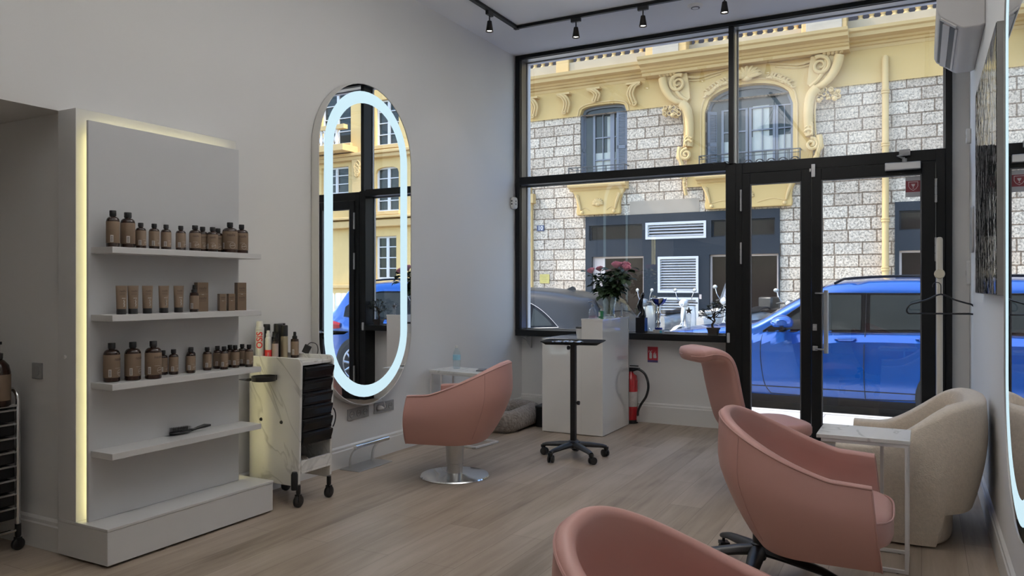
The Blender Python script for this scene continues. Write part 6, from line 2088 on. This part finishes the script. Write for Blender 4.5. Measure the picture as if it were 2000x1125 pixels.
    for sg in (-1, 1):
        mx_, mz = wins['mirror']
        m = MB()
        rows = []
        for k in range(9):
            v = k / 8; y = sg * (hw * .93 + .03 + .23 * v)
            s_ = math.sin(PI * min(.999, .22 + .70 * v)) ** .6
            rows.append([(mx_ + .03 * v + .125 * s_ * math.cos(a), y, mz + .085 * s_ * (math.sin(a) if math.sin(a) > -.6 else -.6)) for a in [2 * PI * q / 16 for q in range(16)]])
        m.grid(rows, closed_u=True, cap0=True, cap1=True)
        mo = m.build('wing_mirror', paint, t, smooth=50)
        MB().tube([(mx_ - .01, sg * (hw * .86), mz - .07), (mx_, sg * (hw * .95 + .05), mz - .055), (mx_ + .02, sg * (hw * .95 + .2), mz - .055)], [.03, .026, .02], 8).build('mirror_foot', BLACKPL, mo)
    # lights
    m = MB(); side_patch(m, L - (.42 if roof_rails else .2), L - .03, lambda x: .83 + .10 * (L - x), lambda x: min(zt(x) - .10, 1.0 - .12 * (L - x)), .014)
    rows = [[(L + .004, q * plan(L) * hw * .98, z) for q in (-1, -.8, -.55)] for z in (.83, .97)]
    if roof_rails: m.grid(rows); m.grid([[(p[0], -p[1], p[2]) for p in r] for r in rows])
    m.build('tail_lamp', TAIL, t)
    m = MB(); side_patch(m, .02, .45, lambda x: .68 + .12 * x, lambda x: .80 + .12 * x, .008)
    m.build('head_lamp', LAMPCLR, t)
    # wheels
    for ax in axles:
        for sg in (-1, 1):
            a = MB()
            M = Matrix.Translation((ax, sg * (hw - .005), wheel_r))
            q = MB().lathe([(wheel_r + .055, -.03), (wheel_r + .055, .004), (.0005, .004)], n=36, axis='y'); 
            a.add([(p[0] + ax, sg * (abs(side(ax, .5)) + p[1]), max(.19, p[2] + wheel_r)) for p in q.v], q.f)
            a.build('wheel_arch', BLACKPL, t)
            w = MB()
            q = MB().lathe([(wheel_r * .68, -.11), (wheel_r * .94, -.11), (wheel_r, -.085), (wheel_r, .085), (wheel_r * .94, .11), (wheel_r * .68, .105)], n=40, axis='y')
            w.add([(p[0] + ax, sg * (hw - .085) + p[1], p[2] + wheel_r) for p in q.v], q.f)
            wo = w.build('wheel', TYRE, t)
            al = MB()
            for k in range(10):
                an = 2 * PI * k / 10
                al.tube([(ax + .04 * math.cos(an), sg * (hw + .022), wheel_r + .04 * math.sin(an)), (ax + wheel_r * .66 * math.cos(an + .12), sg * (hw + .018), wheel_r + wheel_r * .66 * math.sin(an + .12))], [.026, .02], 6)
            al.tube([(ax + wheel_r * .68 * math.cos(2 * PI * k / 40), sg * (hw + .02), wheel_r + wheel_r * .68 * math.sin(2 * PI * k / 40)) for k in range(40)], .016, 6, closed=True)
            al.build('alloy_rim', ALLOY, wo)
    if roof_rails:
        for sg in (-1, 1):
            r0, r1 = wins['rails']
            pth = [(r0, sg * (side(r0, zt(r0)) * .99), zt(r0) + .01)] + [(r0 + .1 + (r1 - r0 - .2) * k / 10, sg * (side(r0 + .1 + (r1 - r0 - .2) * k / 10, zt(r0 + .1 + (r1 - r0 - .2) * k / 10)) * .985), zt(r0 + .1 + (r1 - r0 - .2) * k / 10) + .045) for k in range(11)] + [(r1, sg * (side(r1, zt(r1)) * .99), zt(r1) + .01)]
            MB().tube(pth, .014, 8).build('roof_rail', BLACKGL, t)
    an = MB().prism([(0, 0), (.16, 0), (.15, .035), (.11, .055)], -.012, .012, 'xz')
    an.v = [(p[0] + L - 1.0, p[1], p[2] + zt(L - .92) + .03) for p in an.v]
    an.build('roof_antenna', paint, t, smooth=0)
    m = MB()
    for k in range(7):
        m.box(-.012, .0, -.30 + .05 * k, -.27 + .05 * k, .50, .72).box(-.012, 0, .02 + .05 * k, .05 + .05 * k, .50, .72)
    m.build('front_grille', BLACKGL, t)
    return t
def smooth_path_2(pts):
    return [(p[0], p[2]) for p in smooth_path([(a, 0, b) for a, b in pts], 6)]

BLUE = mat('blue_car_paint', (.005, .088, .40), .22, .35, coat=1.0, noise=(3, .02))
L = 4.10
make_car('blue_car', 'bright blue sport utility car parked outside the glass door', (-3.02, 9.92, GZ), 0, BLUE, L, 1.84, 1.58,
    [(0, .72), (.06, .82), (.25, .93), (.7, 1.0), (1.2, 1.055), (1.34, 1.09), (1.75, 1.34), (2.08, 1.505), (2.4, 1.555), (2.9, 1.57), (3.3, 1.55), (3.66, 1.485), (3.76, 1.45), (3.93, 1.20), (4.03, 1.13), (4.08, 1.06), (4.10, .80)],
    [(0, .86), (1.2, .985), (1.6, 1.005), (2.5, 1.02), (3.3, 1.045), (4.10, 1.07)],
    dict(trim=(0, 1.42, 3.70, lambda x: 1.43 - (.0 if x > 2.02 else (2.02 - x) * .72) - max(0, x - 3.0) ** 2 * .5),
         glass=[(1.66, 2.44, lambda x: 1.410 - (0 if x > 2.06 else (2.06 - x) * .76)), (2.53, 3.20, lambda x: 1.410 - max(0, x - 3.0) ** 2 * .45), (3.26, 3.60, lambda x: 1.40 - max(0, x - 3.0) ** 2 * .55)],
         screen=(1.38, 2.03), rear=(3.78, 3.92), handles=[2.30, 3.08], mirror=(1.64, 1.10), rails=(2.15, 3.62)),
    (.90, 3.36), .345, [[(1.42, .97), (1.41, .70), (1.45, .42), (1.52, .30)], [(2.49, 1.43), (2.485, 1.02), (2.475, .6), (2.49, .30)], [(3.23, 1.40), (3.24, 1.03), (3.24, .80), (3.05, .55), (2.96, .31)], [(1.52, .30), (2.3, .292), (2.96, .31)]])
DGREY = mat('charcoal_car_paint', (.022, .025, .029), .3, 0, coat=.05, spec=.16, noise=(3, .02))
L = 4.35
make_car('dark_car', 'dark grey hatchback parked behind the counter side of the window', (-7.80, 9.95, GZ), 0, DGREY, L, 1.80, 1.475,
    [(0, .68), (.06, .78), (.25, .88), (.7, .94), (1.15, .99), (1.30, 1.02), (1.75, 1.26), (2.05, 1.39), (2.4, 1.445), (2.9, 1.455), (3.4, 1.425), (3.85, 1.355), (4.0, 1.325), (4.16, 1.10), (4.28, .98), (4.33, .82), (4.35, .66)],
    [(0, .80), (1.2, .91), (1.6, .925), (2.5, .94), (3.3, .965), (4.35, 1.02)],
    dict(trim=(0, 1.40, 3.62, lambda x: 1.335 - (.0 if x > 2.0 else (2.0 - x) * .70) - max(0, x - 2.85) ** 2 * .62),
         glass=[(1.62, 2.36, lambda x: 1.315 - (0 if x > 2.02 else (2.02 - x) * .70)), (2.44, 3.16, lambda x: 1.318 - max(0, x - 2.85) ** 2 * .55), (3.21, 3.52, lambda x: 1.30 - max(0, x - 2.85) ** 2 * .66)],
         screen=(1.33, 2.0), rear=(4.02, 4.14), handles=[2.22, 3.05], mirror=(1.60, 1.0), rails=(2.1, 3.5), seal=STEELPAINT),
    (.85, 3.45), .32, [[(1.40, .90), (1.40, .65), (1.5, .30)], [(2.40, 1.31), (2.395, .94), (2.39, .32)], [(3.18, 1.25), (3.20, .96), (3.18, .78), (3.02, .55), (2.98, .31)]], roof_rails=False)

# scooters
def make_scooter(name, label, loc, rotz, paint, seatm, screen=None, sc=1.0, tall=0.0):
    t = thing(name, label, 'scooter', loc, rotz, 'scooters parked in front of the shopfront')
    t.scale = (sc, sc, sc)
    for x in (0.0, 1.25):
        w = MB().lathe([(.12, -.045), (.20, -.05), (.225, -.03), (.225, .03), (.20, .05), (.12, .045)], (x, 0, .225), 26, 'y')
        o = w.build('wheel', TYRE, t)
        MB().lathe([(.0005, -.05), (.12, -.046), (.12, .046), (.0005, .05)], (x, 0, .225), 20, 'y').build('hub', ALLOY, o)
    # rear body (towards +x), front wheel at x = 0, rider faces -x
    rows = []
    for k in range(13):
        v = k / 12; x = .62 + .86 * v
        hw = (.12 + .10 * math.sin(PI * min(1, v * 1.1 + .05))) * (1 if v < .9 else .8)
        z0 = .30 + .16 * v; z1 = .68 + .06 * math.sin(PI * v) + .05 * v
        rows.append([(x, hw * (1 if math.cos(a) > 0 else -1) * abs(math.cos(a)) ** .7, (z0 + z1) / 2 + (z1 - z0) / 2 * (1 if math.sin(a) > 0 else -1) * abs(math.sin(a)) ** .8) for a in [2 * PI * q / 18 for q in range(18)]])
    MB().grid(rows, closed_u=True, cap0=True, cap1=True).build('rear_body', paint, t, smooth=60)
    MB().prism([(.22, .27), (.75, .27), (.75, .36), (.30, .34), (.20, .42)], -.16, .16, 'xz').build('floorboard', paint, t, bevel=.02)
    rows = []
    for k in range(13):
        v = k / 12
        x = .20 - .05 * v - .02 * math.sin(PI * v); z = .28 + .66 * v
        hw = .10 + .14 * math.sin(PI * (.25 + .62 * (1 - v)))
        rows.append([(x + .09 * (q / 6) ** 2, hw * q / 6, z) for q in range(-6, 7)] + [(x + .05 + .09 * (q / 6) ** 2, hw * .95 * q / 6, z) for q in range(6, -7, -1)])
    MB().grid(rows, closed_u=True, cap0=True, cap1=True).build('leg_shield', paint, t, smooth=60)
    rows = []
    for k in range(11):
        a0 = R(10 + 16 * k); 
        rows.append([((.25 + .012 * math.cos(b)) * math.cos(a0) * 1.0 + .0, .075 * math.sin(b), .225 + (.255 + .03 * math.cos(b)) * math.sin(a0)) for b in [2 * PI * q / 10 for q in range(10)]])
    MB().grid(rows, closed_u=True, cap0=True, cap1=True).build('front_fender', paint, t, smooth=60)
    MB().tube([(.0, .06, .225), (.02, .06, .42), (.10, .0, .60), (.17, 0, .96)], [.02, .022, .03, .03], 10).tube([(.0, -.06, .225), (.02, -.06, .42), (.09, 0, .58)], .02, 8).build('fork', ALLOY, t)
    m = MB()
    rows = []
    for k in range(10):
        v = k / 9; x = .05 + .20 * v
        r = .095 * math.sin(PI * (.22 + .70 * v)) ** .6
        rows.append([(x, r * 1.15 * math.cos(a), 1.0 + .02 * v + r * math.sin(a)) for a in [2 * PI * q / 16 for q in range(16)]])
    m.grid(rows, closed_u=True, cap0=True, cap1=True); hd = m.build('headset', paint, t, smooth=60)
    MB().lathe([(.0005, -.02), (.05, -.015), (.07, .0), (.07, .02)], (.055, 0, 1.0), 20, 'x').build('head_lamp', LAMPCLR, hd)
    MB().tube([(.22, -.34, 1.01), (.17, -.22, 1.03), (.15, 0, 1.03), (.17, .22, 1.03), (.22, .34, 1.01)], [.018, .015, .02, .015, .018], 9).build('handlebar', BLACKPL if paint is not ALLOY else ALLOY, t)
    for sg in (-1, 1):
        o = MB().tube(smooth_path([(.17, sg * .20, 1.04), (.14, sg * .25, 1.14), (.15, sg * .30, 1.26)], 5), .008, 6).build('mirror_stem', ALLOY, t)
        MB().sphere((.15, sg * .32, 1.30), .062, sc=(.35, 1.05, .72)).build('mirror_head', mat('scooter_mirror', (.30, .32, .32), .3, .5, noise=(6, .05)), o)
    rows = []
    for k in range(11):
        v = k / 10; x = .66 + .72 * v
        hw = .10 + .05 * math.sin(PI * v); z = .775 + .05 * sstep(.45, .7, v)
        rows.append([(x, hw * (1 if math.cos(a) > 0 else -1) * abs(math.cos(a)) ** .6, z + .05 * math.sin(a)) for a in [2 * PI * q / 14 for q in range(14)]])
    MB().grid(rows, closed_u=True, cap0=True, cap1=True).build('seat', seatm, t, smooth=60)
    if screen:
        rows = []
        for k in range(9):
            v = k / 8
            rows.append([(.06 + .16 * v + .10 * (q / 5) ** 2, (.21 - .05 * v * v) * q / 5, .98 + .44 * v) for q in range(-5, 6)])
        MB().grid(rows).build('windscreen', screen, t, smooth=60)
        MB().box(1.35, 1.62, -.19, .19, .80, 1.08).build('top_case', BLACKPL, t, bevel=.04)
    return t
SWHITE = mat('scooter_white', (.56, .56, .55), .25, coat=.6, noise=(4, .02)); SSILV = mat('scooter_silver', (.24, .255, .265), .3, .4, coat=.3, noise=(4, .03)); SDARK = mat('scooter_charcoal', (.10, .11, .12), .25, .4, coat=.8, noise=(4, .04))
CSEAT = mat('cream_seat', (.55, .52, .46), .6, noise=(8, .05))
FZ = GZ + .12
make_scooter('motor_scooter', 'silver scooter behind the black figure trophy', (-5.85, 17.3, FZ), R(50), SSILV, BLACKPL)
make_scooter('motor_scooter', 'white scooter with white seat in the middle of the parked row', (-4.88, 17.3, FZ), R(58), SWHITE, CSEAT)
make_scooter('motor_scooter', 'large scooter with clear tall windscreen behind the bonsai', (-3.95, 17.35, FZ), R(60), SSILV, BLACKPL, glass('scooter_screen', (.78, .84, .93), .12, .12, (.6, .7, .85)), 1.06)
make_scooter('motor_scooter', 'dark scooter showing its round mirrors above the blue bonnet', (-2.55, 17.4, FZ), R(75), SDARK, BLACKPL)
